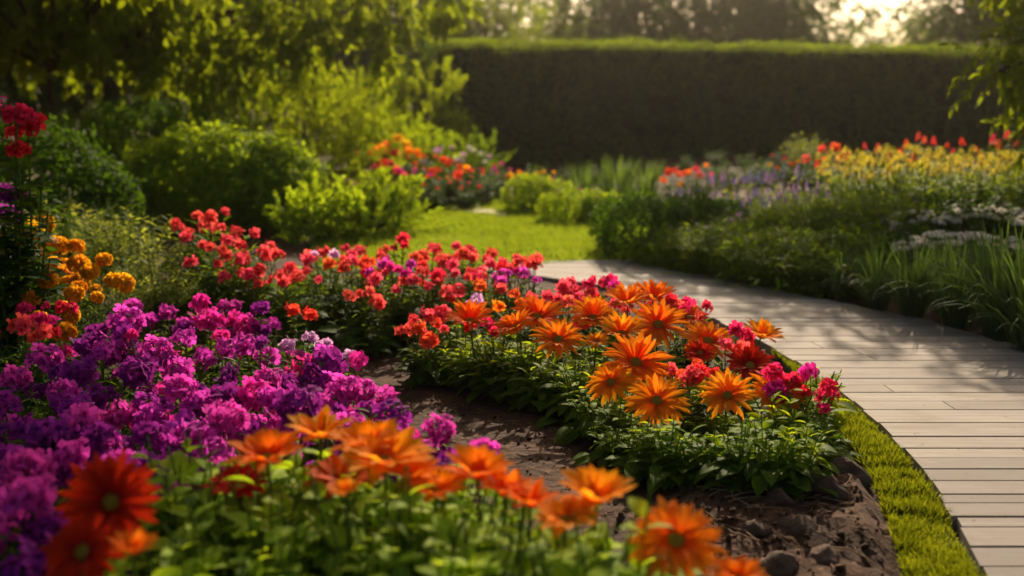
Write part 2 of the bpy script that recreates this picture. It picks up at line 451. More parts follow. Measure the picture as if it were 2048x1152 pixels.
def grass(name, poly, n, ln, wd, z, seed, clump, amp_=.55, mat='grass'):
    rs = np.random.default_rng(seed); P = np.array(poly); lo, hi = P.min(0), P.max(0)
    q = rs.uniform(lo, hi, (int(n * 2.5), 2)); q = q[inside(q[:, 0], q[:, 1], poly)][:n]
    cl = np.array([mnoise.noise(Vector((a * clump, b * clump * 1.6, 3.3))) for a, b in q])
    k = len(q); d = np.stack([rs.normal(0, .45, k), rs.normal(0, .45, k), np.ones(k)], 1)
    l = ln * rs.uniform(.5, 1.2, k) * np.clip(1 + amp_ * cl, .15, 3)
    mb = MB(); mb.stamp(BLADE, np.column_stack([q, np.full(k, z - .002)]), frames(d, rs.normal(0, 1, (k, 3))), np.column_stack([np.full(k, wd), l, l * .8]))
    return tag(obj(name, mb.mesh(name, M[mat])), kind='stuff')
tag(grass('lawn_grass', lawn_poly, 60000, .035, .006, .014, 5, 5), 'short sunlit lawn grass between the flower beds', 'grass')
tag(grass('verge_grass', verge_poly, 36000, .026, .0030, .010, 6, 13, .85, 'verge'), 'strip of short green grass edging the boardwalk', 'grass')

# pale paving seen at the far end of the lawn
for pts in ([(890, 424), (1010, 438), (1015, 430), (930, 418)], [(1195, 425), (1300, 425), (1300, 404), (1225, 404)]):
    sheet('stone_path', [at_h(*p) for p in pts], .03, M['paving'])

# ------------------------------------------------------------------ stones in the soil
def stone_mesh(seed, sub=3):
    import bmesh
    bm = bmesh.new(); bmesh.ops.create_icosphere(bm, subdivisions=sub, radius=1)
    o = Vector((seed * 7.3, seed * 3.1, 0))
    for v in bm.verts:
        n = mnoise.noise(v.co * 1.1 + o) * .55 + mnoise.noise(v.co * 3 + o) * .2
        q = v.co * (1 + n)
        for pl in (Vector((.7, .3, .6)), Vector((-.6, .5, .5)), Vector((.1, -.8, .5)), Vector((-.3, -.6, .7))):
            p = (pl + Vector((mnoise.noise(o + pl), mnoise.noise(o - pl), 0)) * .5).normalized(); dd = q.dot(p)
            if dd > .72: q -= p * (dd - .72) * .85
        v.co = Vector((q.x, q.y, q.z * .72))
    me = bpy.data.meshes.new('stone'); bm.to_mesh(me); bm.free()
    me.materials.append(M['stone'])
    me.polygons.foreach_set("use_smooth", np.ones(len(me.polygons), bool))
    return me
stones = [stone_mesh(k) for k in range(4)]
for k, (px, py, r, lab) in enumerate([
    (1688, 962, .062, 'largest rounded dark stone at the edge of the grass strip'),
    (1610, 985, .060, 'flat dark stone half buried under the lowest bright leaves'),
    (1655, 1002, .042, 'low brown stone between the largest stone and the flat one'),
    (1552, 1030, .040, 'brown stone in the soil just below the hanging dark leaf'),
    (1600, 1075, .046, 'brown stone alone in the middle of the rooty soil'),
    (1512, 1075, .038, 'brown stone beside the orange daisy nearest the boardwalk'),
    (1648, 1120, .040, 'brown stone at the bottom edge nearest the grass strip'),
    (1560, 1135, .044, 'brown stone at the bottom edge farthest from the grass strip'),
    (1735, 1105, .020, 'small pebble touching the grass strip near the bottom')]):
    x, y = at_h(px, py, .02); o = obj('stone', stones[k % 4], None, (x, y, g(x, y) + r * .28), (0, 0, k * 1.9), r)
    tag(o, lab, 'stone', 'stones in the bare soil')
mb = MB(); rs = np.random.default_rng(12); ico = stone_mesh(9, 1)
Vi = np.array([v.co for v in ico.vertices]); Fi = np.array([list(p.vertices) for p in ico.polygons])
q = np.column_stack([rs.normal(mx - .05, .38, 1500), rs.normal(my + .1, .55, 1500)]); q = q[(q[:, 0] < strip_l(q[:, 1]) - .02) & (q[:, 1] > 1.9)]
qq = np.column_stack([rs.uniform(-.8, .7, 500), rs.uniform(2.4, 4.6, 500)])[:160]; q = np.concatenate([q, qq])
k = len(q); zz = np.array([g(a, b) for a, b in q]) + .004
iy = np.clip(np.searchsorted(ys, q[:, 1]), 0, ny - 1); ix = np.clip(np.searchsorted(xs, q[:, 0]), 0, nx - 1)
mb.stamp((Vi, Fi, np.zeros((len(Vi), 3))), np.column_stack([q, GZ[iy, ix] + .001]), frames(rs.normal(0, 1, (k, 3)), rs.normal(0, 1, (k, 3))), rs.gamma(2, .0022, k) + .0015)
tag(obj('soil_crumbs', mb.mesh('soil_crumbs', M['soil'])), 'loose crumbs of dark brown soil scattered over the bare bed', 'soil', kind='stuff')
# thin dry roots and straws over the mound
mb = MB()
for k in range(130):
    x0, y0 = rs.normal(mx - .02, .2), rs.normal(my + .02, .3)
    if x0 > strip_l(y0) - .05: continue
    a = rs.normal(-.6, .7); n = 6; l = rs.uniform(.05, .2)
    ts = np.linspace(0, 1, n); xx = x0 + math.cos(a) * l * ts + .012 * np.sin(ts * 5 + k); yy = y0 + math.sin(a) * l * ts
    iy = np.clip(np.searchsorted(ys, yy), 0, ny - 1); ix = np.clip(np.searchsorted(xs, xx), 0, nx - 1)
    mb.add(*tube(np.column_stack([xx, yy, GZ[iy, ix] + .004]), rs.uniform(.0008, .002), 4))
tag(obj('dry_roots', mb.mesh('dry_roots', M['straw'], True)), 'thin dry roots lying across the bare soil mound', 'roots', kind='stuff')

# ------------------------------------------------------------------ flower heads
def head_cluster(seed, n, rad, fs, dome=.75, petals=5, width=.85, jit=.25):
    rs = np.random.default_rng(seed); mb = MB()
    T = [floret_t(rs, petals, width, rs.uniform(.2, .6)) for _ in range(3)]
    i = np.arange(n) + .5; ph = np.arccos(1 - 1.15 * i / n); th = np.pi * (1 + 5 ** .5) * i + rs.normal(0, .15, n)
    d = np.stack([np.cos(th) * np.sin(ph), np.sin(th) * np.sin(ph), np.cos(ph)], 1)
    pos = d * rad * rs.uniform(1 - jit, 1.05 + jit * .5, n)[:, None]; pos[:, 2] *= dome
    nn = unit(d + rs.normal(0, jit, (n, 3)))
    y = np.cross(nn, rs.normal(0, 1, (n, 3))); rot = frames(y, nn)
    which = rs.integers(0, 3, n)
    for k in range(3):
        s_ = which == k
        mb.stamp(T[k], pos[s_], rot[s_], fs * rs.uniform(.8, 1.15, s_.sum()))
    for k in range(n):
        mb.add(*tube([(0, 0, -rad * .8), pos[k] * .5 + np.array([0, 0, -rad * .2]), pos[k]], .0012, 3), mi=1)
    return mb.mesh('flower_head', [M['bloom_purple'], M['stem']])
def head_daisy(seed, n_out, n_in, cup):
    rs = np.random.default_rng(seed); mb = MB()
    for lay, (n, l, c, wf) in enumerate([(n_out, 1.0, cup, 1.0), (n_in, .8, cup + .22, .85)]):
        if n == 0: continue
        for k in range(n):
            a = 2 * math.pi * (k + rs.uniform(-.28, .28) + .5 * lay) / n
            T = petal_t((.175 if n_out > 17 else .29) * wf * rs.uniform(.85, 1.15), .05, rs.uniform(.05, .28), 5, rs.uniform(.1, .35))
            ln = l * rs.uniform(.84, 1.05)
            V = T[0] * np.array([1, ln * .86, 1]); V = V @ rotx(c + rs.normal(0, .09)).T
            tw = rs.normal(0, .12)
            V = V + np.array([0, .13, .01 * lay])
            V = V @ rotz(a).T
            mb.add(V, T[1], T[2])
    return mb.mesh('flower_head', M['bloom_orange'], True)
def disc_mesh(seed):
    rs = np.random.default_rng(seed); mb = MB()
    n = 90; i = np.arange(n) + .5; r = .165 * np.sqrt(i / n); th = np.pi * (1 + 5 ** .5) * i
    pos = np.column_stack([r * np.cos(th), r * np.sin(th), .05 + .05 * np.cos(r / .165 * 1.5)])
    c = (np.array([(0, 0, 1), (1, 0, -.6), (-.5, .87, -.6), (-.5, -.87, -.6)]), np.array([(0, 1, 2), (0, 2, 3), (0, 3, 1)]), np.zeros((4, 3)))
    mb.stamp(c, pos, np.repeat(np.eye(3)[None], n, 0), np.column_stack([np.full(n, .016), np.full(n, .016), rs.uniform(.02, .04, n)]))
    a = np.linspace(0, 2 * np.pi, 16, endpoint=False)
    V = [(0, 0, .07)] + [(.175 * math.cos(k), .175 * math.sin(k), .0) for k in a]
    mb.add(V, [(0, 1 + k, 1 + (k + 1) % 16) for k in range(16)])
    return mb.mesh('flower_center', M['disc'])
def head_pompon(seed, rad=.045):
    rs = np.random.default_rng(seed); mb = MB(); n = 130
    T = strip(np.array([0, .5, .85, 1]), np.array([.15, .45, .5, .3]), np.array([0, .1, .1, -.05]), .3)
    i = np.arange(n) + .5; ph = np.arccos(1 - 1.35 * i / n); th = np.pi * (1 + 5 ** .5) * i + rs.normal(0, .3, n)
    d = np.stack([np.cos(th) * np.sin(ph), np.sin(th) * np.sin(ph), np.cos(ph)], 1)
    tang = np.cross(np.cross(d, [0, 0, 1.0]) + 1e-4, d) * -1
    mb.stamp(T, d * rad * .55 * np.array([1, 1, .8]), frames(unit(d + .5 * unit(tang) + rs.normal(0, .25, (n, 3))), np.cross(d, rs.normal(0, 1, (n, 3)))), rad * rs.uniform(.45, .7, n))
    return mb.mesh('flower_head', M['bloom_yellow'])
def head_spike(seed, ln, rad, n, fs, taper=.7):
    rs = np.random.default_rng(seed); mb = MB()
    T = floret_t(rs, 4, .8, .5)
    t = np.linspace(0, 1, n); th = np.arange(n) * 2.4 + rs.normal(0, .3, n)
    d = np.stack([np.cos(th), np.sin(th), rs.uniform(.1, .7, n)], 1)
    pos = np.column_stack([np.cos(th) * rad * (1 - taper * t), np.sin(th) * rad * (1 - taper * t), t * ln])
    mb.stamp(T, pos, frames(np.cross(d, rs.normal(0, 1, (n, 3))), d), fs * (1 - .5 * t) * rs.uniform(.7, 1.2, n))
    mb.add(*tube([(0, 0, -.02), (0, 0, ln)], .0015, 4), mi=1)
    return mb.mesh('flower_spike', [M['bloom_lavender'], M['stem']])
HEADS = {
    'phlox': [head_cluster(20 + k, (15, 11, 19, 8)[k], (.031, .026, .036, .02)[k], .0205, .75, 5, .82, .5) for k in range(4)],
    'loose': [head_cluster(30 + k, (6, 5, 7, 4)[k], .024, .031, .55, 6, .72, .4) for k in range(4)],
    'small': [head_cluster(40 + k, 7, .02, .014, .6) for k in range(3)],
    'flat': [head_cluster(50 + k, 16, .045, .018, .35) for k in range(3)],
    'pompon': [head_pompon(60 + k) for k in range(3)],
    'spike': [head_spike(70 + k, .11, .009, 34, .011) for k in range(3)],
    'plume': [head_spike(80 + k, .16, .022, 60, .012, .85) for k in range(3)],
    'spray': [head_cluster(95 + k, 26, .045, .013, 1.7, 4, .7, .7) for k in range(3)],
    'canna': [head_spike(90 + k, .10, .03, 16, .034, .6) for k in range(3)],
}
DAISY = [head_daisy(100 + k, n1, n2, c) for k, (n1, n2, c) in enumerate([(24, 18, .22), (25, 17, .3), (22, 19, .15), (24, 17, .42), (21, 16, .55), (15, 11, .5), (14, 10, .62), (16, 11, .4)])]
DISC = disc_mesh(5)

# ------------------------------------------------------------------ leafy plants
def plant_proto(seed, n_stem, h, spread, leaf_T, leaf_len, n_leaf, leaf_mat_, stem_r=.0022, rosette=0, ros_len=.09, ros_T=None,
                extra=0, droop=.2, hvar=.25, ros_mat=None, up=.45, mix=0.0):
    rs = np.random.default_rng(seed); fol, st, tips = MB(), MB(), []
    ns = n_stem + extra
    for k in range(ns):
        fl = k < n_stem
        a = 2.399 * k + rs.normal(0, .3); rr = spread * math.sqrt((k % max(n_stem, 1) + .5) / max(n_stem, 1)) if fl else spread * rs.uniform(.5, 1.15)
        hh = h * (1 - hvar * rs.random()) * (1 if fl else rs.uniform(.5, .92)) * (1 - .18 * (rr / spread) ** 2)
        b = np.array([math.cos(a), math.sin(a), 0]) * rr * .25
        tp = np.array([math.cos(a) * rr, math.sin(a) * rr, hh])
        ts = np.linspace(0, 1, 6)
        pts = b[None] * (1 - ts[:, None]) + tp[None] * ts[:, None]
        pts[:, 0] += (ts ** 2 - ts) * math.cos(a) * rr * .5; pts[:, 1] += (ts ** 2 - ts) * math.sin(a) * rr * .5
        v, f = tube(pts, np.linspace(stem_r * 1.5, stem_r * .7, 6), 5); st.add(v, f)
        if fl: tips.append((tp, unit(pts[-1] - pts[-2])))
        nl = int(n_leaf * rs.uniform(.8, 1.2))
        if nl:
            t = np.sort(rs.uniform(.12, .97 if not fl else .9, nl)); th = np.arange(nl) * 2.399 + rs.uniform(0, 6)
            pos = np.stack([np.interp(t, ts, pts[:, c]) for c in range(3)], 1)
            d = np.stack([np.cos(th), np.sin(th), up + rs.normal(0, .3, nl) + (t - .5) * .7 - droop], 1)
            n = np.stack([-np.cos(th) * .3, -np.sin(th) * .3, np.ones(nl)], 1) + rs.normal(0, .25, (nl, 3))
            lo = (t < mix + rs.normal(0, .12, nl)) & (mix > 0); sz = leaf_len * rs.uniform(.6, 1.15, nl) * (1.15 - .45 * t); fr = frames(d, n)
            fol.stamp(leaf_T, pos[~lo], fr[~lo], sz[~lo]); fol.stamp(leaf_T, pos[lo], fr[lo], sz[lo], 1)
    if rosette:
        th = np.arange(rosette) * 2.399 + rs.normal(0, .2, rosette)
        el = rs.uniform(-.25, 1.0, rosette); rr = spread * rs.uniform(.2, .95, rosette)
        pos = np.stack([np.cos(th) * rr, np.sin(th) * rr, h * (.10 + .42 * rs.random(rosette)) * (1.1 - .5 * rr / spread)], 1)
        d = np.stack([np.cos(th), np.sin(th), el * .8 - .15], 1)
        n = np.stack([-np.cos(th) * .5, -np.sin(th) * .5, np.ones(rosette)], 1) + rs.normal(0, .2, (rosette, 3))
        fol.stamp(ros_T or leaf_T, pos, frames(d, n), ros_len * rs.uniform(.7, 1.2, rosette), 1)
        for k in range(rosette):
            st.add(*tube([(0, 0, 0), pos[k] * np.array([.6, .6, .4]), pos[k]], stem_r * .7, 4))
    fm = fol.mesh('foliage', [leaf_mat_, ros_mat or leaf_mat_], True) if fol.n else None
    sm = st.mesh('stems', M['stem'], True) if st.n else None
    return dict(fol=fm, stem=sm, tips=tips, h=h)

def place(name, proto, x, y, rz, s, label, cat, group, heads=None, hname='flower_head', hs=1.0, mats=None, rs=None, tilt=.25, toward=.25):
    z = g(x, y)
    root = tag(empty(name, (x, y, z), rz, s), label, cat, group)
    if proto['fol']: obj('foliage', proto['fol'], root)
    if proto['stem']: obj('stems', proto['stem'], root)
    if heads:
        for tp, d in proto['tips']:
            n = Vector(d) * .6 + Vector((0, 0, .8)) + Vector(rs.normal(0, tilt, 3))
            n += Vector((math.sin(-rz) * -toward * -1, -math.cos(rz) * toward, 0))
            e = n.normalized().to_track_quat('Z', 'Y').to_euler()
            o = obj(hname, heads[rs.integers(len(heads))], root, tp, e, float(hs * rs.uniform(.65, 1.2)), mats[rs.integers(len(mats))])
    return root

PH = [plant_proto(200 + k, 4, .26, .085, LEAF_NARROW, .06, 14, M['mid'], extra=6, hvar=.48, rosette=10, ros_len=.06, ros_T=LEAF_HI) for k in range(4)]
RD = [plant_proto(210 + k, 6, .29, .10, LEAF_NARROW, .058, 18, M['mid'], extra=12, up=.7, rosette=26, ros_len=.085, ros_T=LEAF_BROAD, ros_mat=M['dark']) for k in range(4)]
R1 = [plant_proto(215 + k, 2, .29, .05, LEAF_NARROW, .05, 12, M['mid'], extra=3, rosette=14, ros_len=.08, ros_T=LEAF_BROAD, ros_mat=M['dark']) for k in range(3)]
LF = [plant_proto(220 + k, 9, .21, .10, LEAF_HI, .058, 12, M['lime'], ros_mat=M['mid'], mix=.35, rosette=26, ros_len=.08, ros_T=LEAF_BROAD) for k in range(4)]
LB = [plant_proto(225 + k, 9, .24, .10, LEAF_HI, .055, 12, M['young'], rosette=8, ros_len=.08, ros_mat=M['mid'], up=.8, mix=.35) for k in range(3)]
NB = [plant_proto(230 + k, 15, .36, .14, LEAF_BROAD, .064, 16, M['near_sunlit'], rosette=10, ros_len=.07, up=.75, ros_mat=M['mid'], mix=.66) for k in range(4)]  # top leaves lightened in colour to stand in for sunlight, darker below
MG = [plant_proto(240 + k, 4, .42, .10, LEAF_NARROW, .06, 18, M['mid'], extra=7, rosette=14, ros_len=.07) for k in range(3)]
TL = [plant_proto(250 + k, 3, .9, .09, LEAF_HI, .10, 26, M['dark'], extra=6, stem_r=.004, hvar=.1) for k in range(2)]
SP = [plant_proto(255 + k, 30, .5, .24, LEAF_NARROW, .062, 34, M['grey'], up=.7) for k in range(3)]
MD = [plant_proto(260 + k, 30, .30, .26, LEAF_NARROW, .08, 24, M['bush'], rosette=30, ros_len=.1, ros_T=LEAF_NARROW) for k in range(3)]
MDD = [plant_proto(265 + k, 26, .30, .26, LEAF_MID, .05, 26, M['dark']) for k in range(3)]
LV = [plant_proto(270 + k, 12, .34, .17, LEAF_NARROW, .09, 10, M['grey'], extra=10, rosette=20, ros_len=.12, ros_T=LEAF_NARROW) for k in range(3)]
GR = [plant_proto(275 + k, 18, .50, .2, LEAF_NARROW, .08, 22, M['lime'], extra=9, rosette=16, ros_len=.12, ros_T=LEAF_NARROW) for k in range(3)]
CN = [plant_proto(280 + k, 3, .55, .12, LEAF_NARROW, .14, 14, M['mid'], extra=4) for k in range(3)]
WH = [plant_proto(285 + k, 14, .30, .18, LEAF_NARROW, .06, 15, M['mid'], extra=8, rosette=14, ros_len=.09, ros_T=LEAF_NARROW) for k in range(3)]
BK = [plant_proto(290 + k, 6, .45, .22, LEAF_MID, .07, 22, M['dark'], extra=14, rosette=24, ros_len=.08, ros_T=LEAF_MID) for k in range(3)]

def clump_mesh(seed, n, ln, wd, arch, mat, spread=.06):
    rs = np.random.default_rng(seed); mb = MB(); m = 8
    for k in range(n):
        a = rs.uniform(0, 6.283); l = ln * rs.uniform(.6, 1.1); lean = rs.uniform(.1, 1.0) * arch
        ts = np.linspace(0, 1, m); ang = np.pi / 2 - lean * (.25 + 1.35 * ts ** 1.4)
        dr, dz = np.cos(ang) * l / (m - 1), np.sin(ang) * l / (m - 1)
        r = np.concatenate([[0], np.cumsum(dr[:-1])]) + rs.uniform(0, spread); z = np.concatenate([[0], np.cumsum(dz[:-1])])
        ws = wd * .5 * rs.uniform(.7, 1.2) * np.interp(ts, [0, .3, .7, 1], [.6, 1, .75, .05])
        tw = np.array([-math.sin(a), math.cos(a)]); V, UV = [], []
        for i in range(m):
            for u in (-1, 0, 1):
                V.append((math.cos(a) * r[i] + tw[0] * u * ws[i], math.sin(a) * r[i] + tw[1] * u * ws[i], z[i] + abs(u) * ws[i] * .3)); UV.append((u, ts[i], 0))
        Fc = []
        for i in range(m - 1):
            b = i * 3; Fc += [(b, b + 1, b + 4, b + 3), (b + 1, b + 2, b + 5, b + 4)]
        mb.add(V, Fc, UV)
    return mb.mesh('grass_clump', mat, True)
CL = [clump_mesh(300 + k, 150, .46, .013, 1.6, M['blue']) for k in range(3)]
CLG = [clump_mesh(310 + k, 110, .34, .008, 1.1, M['mid'], .12) for k in range(3)]
CLB = [clump_mesh(320 + k, 90, .42, .015, .8, M['blue'], .18) for k in range(2)]

rs = np.random.default_rng(77)
ANG = lambda: float(rs.uniform(0, 6.283))
# ---- purple phlox bed on the left
rows = [
    ('purple phlox plant in the farthest row, {o} from the left, below the pale shrubs', .27, [(258, 598), (335, 588), (410, 606), (485, 612), (540, 606)]),
    ('purple phlox plant in the second row from the back, {o} from the left', .28, [(170, 645), (235, 650), (300, 668), (365, 655), (430, 650), (500, 660)]),
    ('purple phlox plant in the third row from the back, {o} from the left', .28, [(40, 720), (110, 700), (185, 705), (260, 715), (335, 712), (560, 705), (620, 690), (670, 692)]),
    ('purple phlox plant in the fourth row from the back, {o} from the left', .28, [(25, 775), (100, 770), (180, 785), (260, 770), (345, 785), (440, 770), (515, 770), (590, 755), (650, 750), (690, 728), (745, 770)]),
    ('purple phlox plant in the third row from the front, {o} from the left', .28, [(20, 845), (90, 850), (165, 845), (245, 840), (330, 845), (420, 830), (500, 820), (580, 820), (690, 830), (760, 820), (830, 830)]),
    ('purple phlox plant in the second row from the front, {o} from the left', .29, [(40, 920), (120, 910), (200, 905), (285, 895), (370, 900), (440, 890), (790, 866), (845, 858), (905, 880)]),
    ('purple phlox plant in the nearest row, {o} from the left', .30, [(30, 1000), (100, 985), (285, 965), (340, 960)]),
]
for r, (lab, hz, pts) in enumerate(rows):
    for k, (px, py) in enumerate(pts):
        x, y = at_h(px + float(rs.normal(0, 10)), py + float(rs.normal(0, 6)), hz)
        dark = px < 330 and py > 690  # shade of the lower left corner, put into the petal colour
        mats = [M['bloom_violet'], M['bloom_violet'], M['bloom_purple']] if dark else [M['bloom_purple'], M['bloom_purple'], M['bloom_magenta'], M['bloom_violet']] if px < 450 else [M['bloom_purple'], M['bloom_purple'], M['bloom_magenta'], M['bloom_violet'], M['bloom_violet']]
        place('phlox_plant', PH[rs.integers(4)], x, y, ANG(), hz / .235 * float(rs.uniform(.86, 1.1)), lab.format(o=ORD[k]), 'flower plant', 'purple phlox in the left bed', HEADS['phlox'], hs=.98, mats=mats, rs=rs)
for k, (px, py, lab) in enumerate([(590, 640, 'pale lilac phlox plant at the right end of the purple bed'), (465, 580, 'pale lilac phlox plant behind the back row of purple phlox'), (660, 655, 'pale lilac phlox plant nearest the bare soil path')]):
    x, y = at_h(px, py, .26)
    place('phlox_plant', PH[k], x, y, ANG(), 1.0, lab, 'flower plant', 'lilac phlox', HEADS['phlox'], hs=.62, mats=[M['bloom_lilac'], M['bloom_lilac'], M['bloom_purple']], rs=rs)

# ---- red, crimson and scarlet flowers
RED, SCA, CRI, MAG, PUR, LIL, ORA = (M['bloom_' + c] for c in ('red', 'scarlet', 'crimson', 'magenta', 'purple', 'lilac', 'orange'))
reds = [  # px, py, head height, colours, single?, label
    (385, 432, .43, [RED], 0, 'red flowering plant leftmost in the tall group before the clipped bush'),
    (425, 425, .46, [RED], 0, 'tallest red flowering plant in the group before the clipped bush'),
    (475, 458, .43, [RED], 0, 'red flowering plant with packed heads right of the tallest one'),
    (500, 488, .38, [RED], 0, 'red flowering plant at the right of the group before the clipped bush'),
    (435, 492, .36, [RED], 0, 'red flowering plant lowest in the group before the clipped bush'),
    (540, 492, .34, [RED], 1, 'small red flowering plant between the tall red group and the red band'),
    (490, 542, .29, [RED], 0, 'red flowering plant at the left end of the red band'),
    (545, 535, .30, [RED, RED, CRI], 0, 'red flowering plant second from the left end of the red band'),
    (600, 545, .29, [RED], 0, 'red flowering plant third from the left end of the red band'),
    (645, 505, .32, [RED, LIL], 0, 'red and lilac flowering plant at the back of the red band'),
    (595, 600, .25, [SCA], 1, 'small scarlet flowering plant behind the lilac phlox'),
    (700, 520, .31, [RED, SCA], 0, 'red and scarlet flowering plant left of the orange tinted one'),
    (735, 510, .31, [SCA, RED], 0, 'scarlet flowering plant with orange tints in the red band'),
    (700, 475, .33, [RED], 1, 'small red flowering plant below the lit lime shrub'),
    (800, 482, .34, [RED, CRI, MAG], 0, 'mixed red and magenta flowering plant at the back of the band'),
    (795, 528, .31, [MAG, PUR, RED], 0, 'red flowering plant with a purple head in the middle of the band'),
    (755, 548, .29, [RED], 0, 'red flowering plant in front of the red and purple one'),
    (858, 500, .33, [RED, RED, SCA], 0, 'red flowering plant left of the tall ones before the lawn'),
    (845, 545, .29, [RED], 0, 'red flowering plant before the middle of the red band'),
    (925, 492, .34, [RED], 0, 'tall red flowering plant standing out against the lawn'),
    (960, 500, .33, [RED], 0, 'red flowering plant right of the tall one by the lawn'),
    (915, 530, .31, [RED, CRI], 0, 'red flowering plant below the tall one by the lawn'),
    (950, 555, .29, [RED, SCA], 0, 'red flowering plant at the right part of the band'),
    (895, 565, .28, [RED, SCA], 1, 'small scarlet flowering plant over the pale narrow leaves'),
    (1000, 520, .32, [SCA, RED], 0, 'scarlet flowering plant left of the single flower by the lawn'),
    (1066, 503, .34, [RED], 1, 'single red flower on a long stem before the lawn edge'),
    (1035, 515, .31, [SCA], 1, 'orange red flower left of the single long stemmed one'),
    (1030, 545, .29, [PUR, MAG], 0, 'purple flowering plant at the right end of the red band'),
    (690, 590, .24, [RED], 1, 'red flower over the dark broad leaves, left of two'),
    (750, 592, .24, [RED], 1, 'red flower over the dark broad leaves, right of two'),
    (850, 640, .23, [RED, SCA], 0, 'red flowering plant at the left tip of the daisy bed'),
    (830, 640, .22, [RED], 1, 'small red flowering plant leaning over the soil path'),
    (872, 605, .25, [RED], 1, 'red flower behind the left tip of the daisy bed'),
    (940, 592, .26, [LIL], 1, 'pale lilac flower between the red band and the daisies'),
    (990, 645, .24, [CRI, PUR], 0, 'crimson and purple flowering plant right of the leftmost daisy'),
    (1040, 590, .27, [SCA, ORA], 0, 'orange red flowering plant behind the left daisies'),
    (1085, 592, .27, [RED, SCA], 0, 'red flowering plant behind the left daisies'),
    (1130, 572, .28, [RED, CRI], 0, 'red and crimson flowering plant at the left of the back row by the boardwalk'),
    (1185, 560, .29, [CRI, RED], 0, 'crimson flowering plant tallest in the back row by the boardwalk'),
    (1220, 572, .28, [RED, CRI, MAG], 0, 'crimson flowering plant right of the tallest by the boardwalk'),
    (1270, 578, .28, [CRI], 1, 'crimson flowering plant at the right end of the back row by the boardwalk'),
    (1200, 600, .27, [RED, SCA], 0, 'scarlet flowering plant in front of the crimson back row'),
    (1130, 605, .27, [RED], 0, 'red flowering plant touching the back of the daisies'),
    (1345, 602, .28, [CRI], 1, 'crimson flower left of the one behind the rear daisies'),
    (1385, 612, .28, [CRI, RED], 0, 'crimson flowering plant behind the rear daisies'),
    (1470, 662, .26, [CRI], 1, 'crimson flower standing left of the daisy at the boardwalk edge'),
    (1455, 690, .25, [RED], 1, 'red flower among the daisies near the boardwalk edge'),
    (1365, 738, .22, [RED, SCA], 0, 'red flowering plant in the heart of the daisy clump'),
    (1405, 730, .22, [SCA], 0, 'scarlet flowering plant in the heart of the daisy clump'),
    (1590, 745, .24, [CRI, MAG], 0, 'crimson flowering plant leaning over the boardwalk'),
    (1625, 772, .22, [CRI], 0, 'crimson flowering plant closest to the grass strip'),
    (1560, 738, .24, [RED], 1, 'red flower behind the crimson ones at the boardwalk'),
    (80, 612, .30, [CRI, MAG], 0, 'crimson flowering plant below the yellow marigolds'),
    (42, 645, .30, [RED, CRI], 0, 'dark red flowering plant at the left edge below the marigolds'),
    (70, 668, .28, [SCA, RED], 1, 'orange red flower in front of the dark red plant'),
]
for px, py, hz, cols, one, lab in reds:
    x, y = at_h(px, py, hz)
    place('red_flower_plant', (R1 if one else RD)[rs.integers(3)], x, y, ANG(), hz / .265, lab, 'flower plant', 'red flowering plants', HEADS['loose'], hs=(.92 if one else .74) * .265 / hz * (.9 + .9 * max(0, hz - .25)), mats=cols, rs=rs)

# ---- broad leaved edging and bright leafy stems of the middle bed
edge = [(560, 600), (620, 622), (665, 648), (712, 655), (760, 665), (600, 570), (680, 618), (740, 628), (795, 640), (835, 690), (872, 722), (918, 735), (955, 765), (1002, 775), (1045, 795), (1080, 780), (1120, 815), (1150, 850), (1195, 870), (1185, 905), (1250, 930), (1300, 945), (1345, 950), (1400, 955), (1440, 965), (1490, 975), (1530, 985), (1560, 950), (1590, 925), (990, 720), (1060, 735), (1130, 760), (1180, 800), (1240, 850), (1320, 880), (1400, 890), (1470, 900), (1530, 900), (910, 690), (1270, 900)]
near_l = sorted(range(len(edge)), key=lambda i: edge[i][0])
for i, (px, py) in enumerate(edge):
    x, y = at_h(px + 38, py - 14, .06); k = near_l.index(i)
    side = 'below the red band' if px < 810 else 'along the soil path' if px < 1200 else 'in front of the daisies'
    sel = [j for j in near_l if ('a' if edge[j][0] < 810 else 'b' if edge[j][0] < 1200 else 'c') == ('a' if px < 810 else 'b' if px < 1200 else 'c')]
    place('leafy_plant', LF[rs.integers(4)], x, y, ANG(), float(rs.uniform(.85, 1.15)) * (.78 if px > 1150 else .95), 'dark broad leaved plant %s, %s from the left' % (side, ORD[sel.index(i)]), 'leafy plant', 'dark leaved plants edging the middle bed')
for k, (px, py, s, lab) in enumerate([(1570, 900, 1.0, 'bright green leafy stems in front of the boardwalk daisies'), (1620, 860, 1.05, 'bright green leafy stems touching the grass strip'), (1600, 960, .75, 'lime green leaves hanging over the stones'), (1640, 820, .9, 'bright green leafy stems below the crimson flowers'),
        (1150, 800, .95, 'bright green leafy stems under the left daisies'), (1260, 830, .9, 'bright green leafy stems under the lowest daisy'), (1380, 850, .95, 'bright green leafy stems between the two front daisies'), (930, 740, .9, 'bright green leafy stems below the leftmost daisy'), (1060, 760, .9, 'bright green leafy stems over the soil path edge')]):
    x, y = at_h(px, py, .06)
    place('leafy_plant', LB[k % 3], x, y, ANG(), s, lab, 'leafy plant', 'bright green leafy stems')
for k, (px, py) in enumerate([(680, 560), (760, 580), (830, 575), (900, 600), (960, 590), (990, 570), (620, 590), (1010, 600), (920, 640)]):
    x, y = at_h(px, py, .16)
    place('leafy_plant', MG[k % 3], x, y, ANG(), .62, 'pale narrow leaved plant among the red flowers, %s from the front' % ORD[[8, 6, 4, 2, 1, 5, 7, 3, 0].index(k) if k in [8, 6, 4, 2, 1, 5, 7, 3, 0] else k], 'leafy plant', 'narrow leaved plants in the red band')

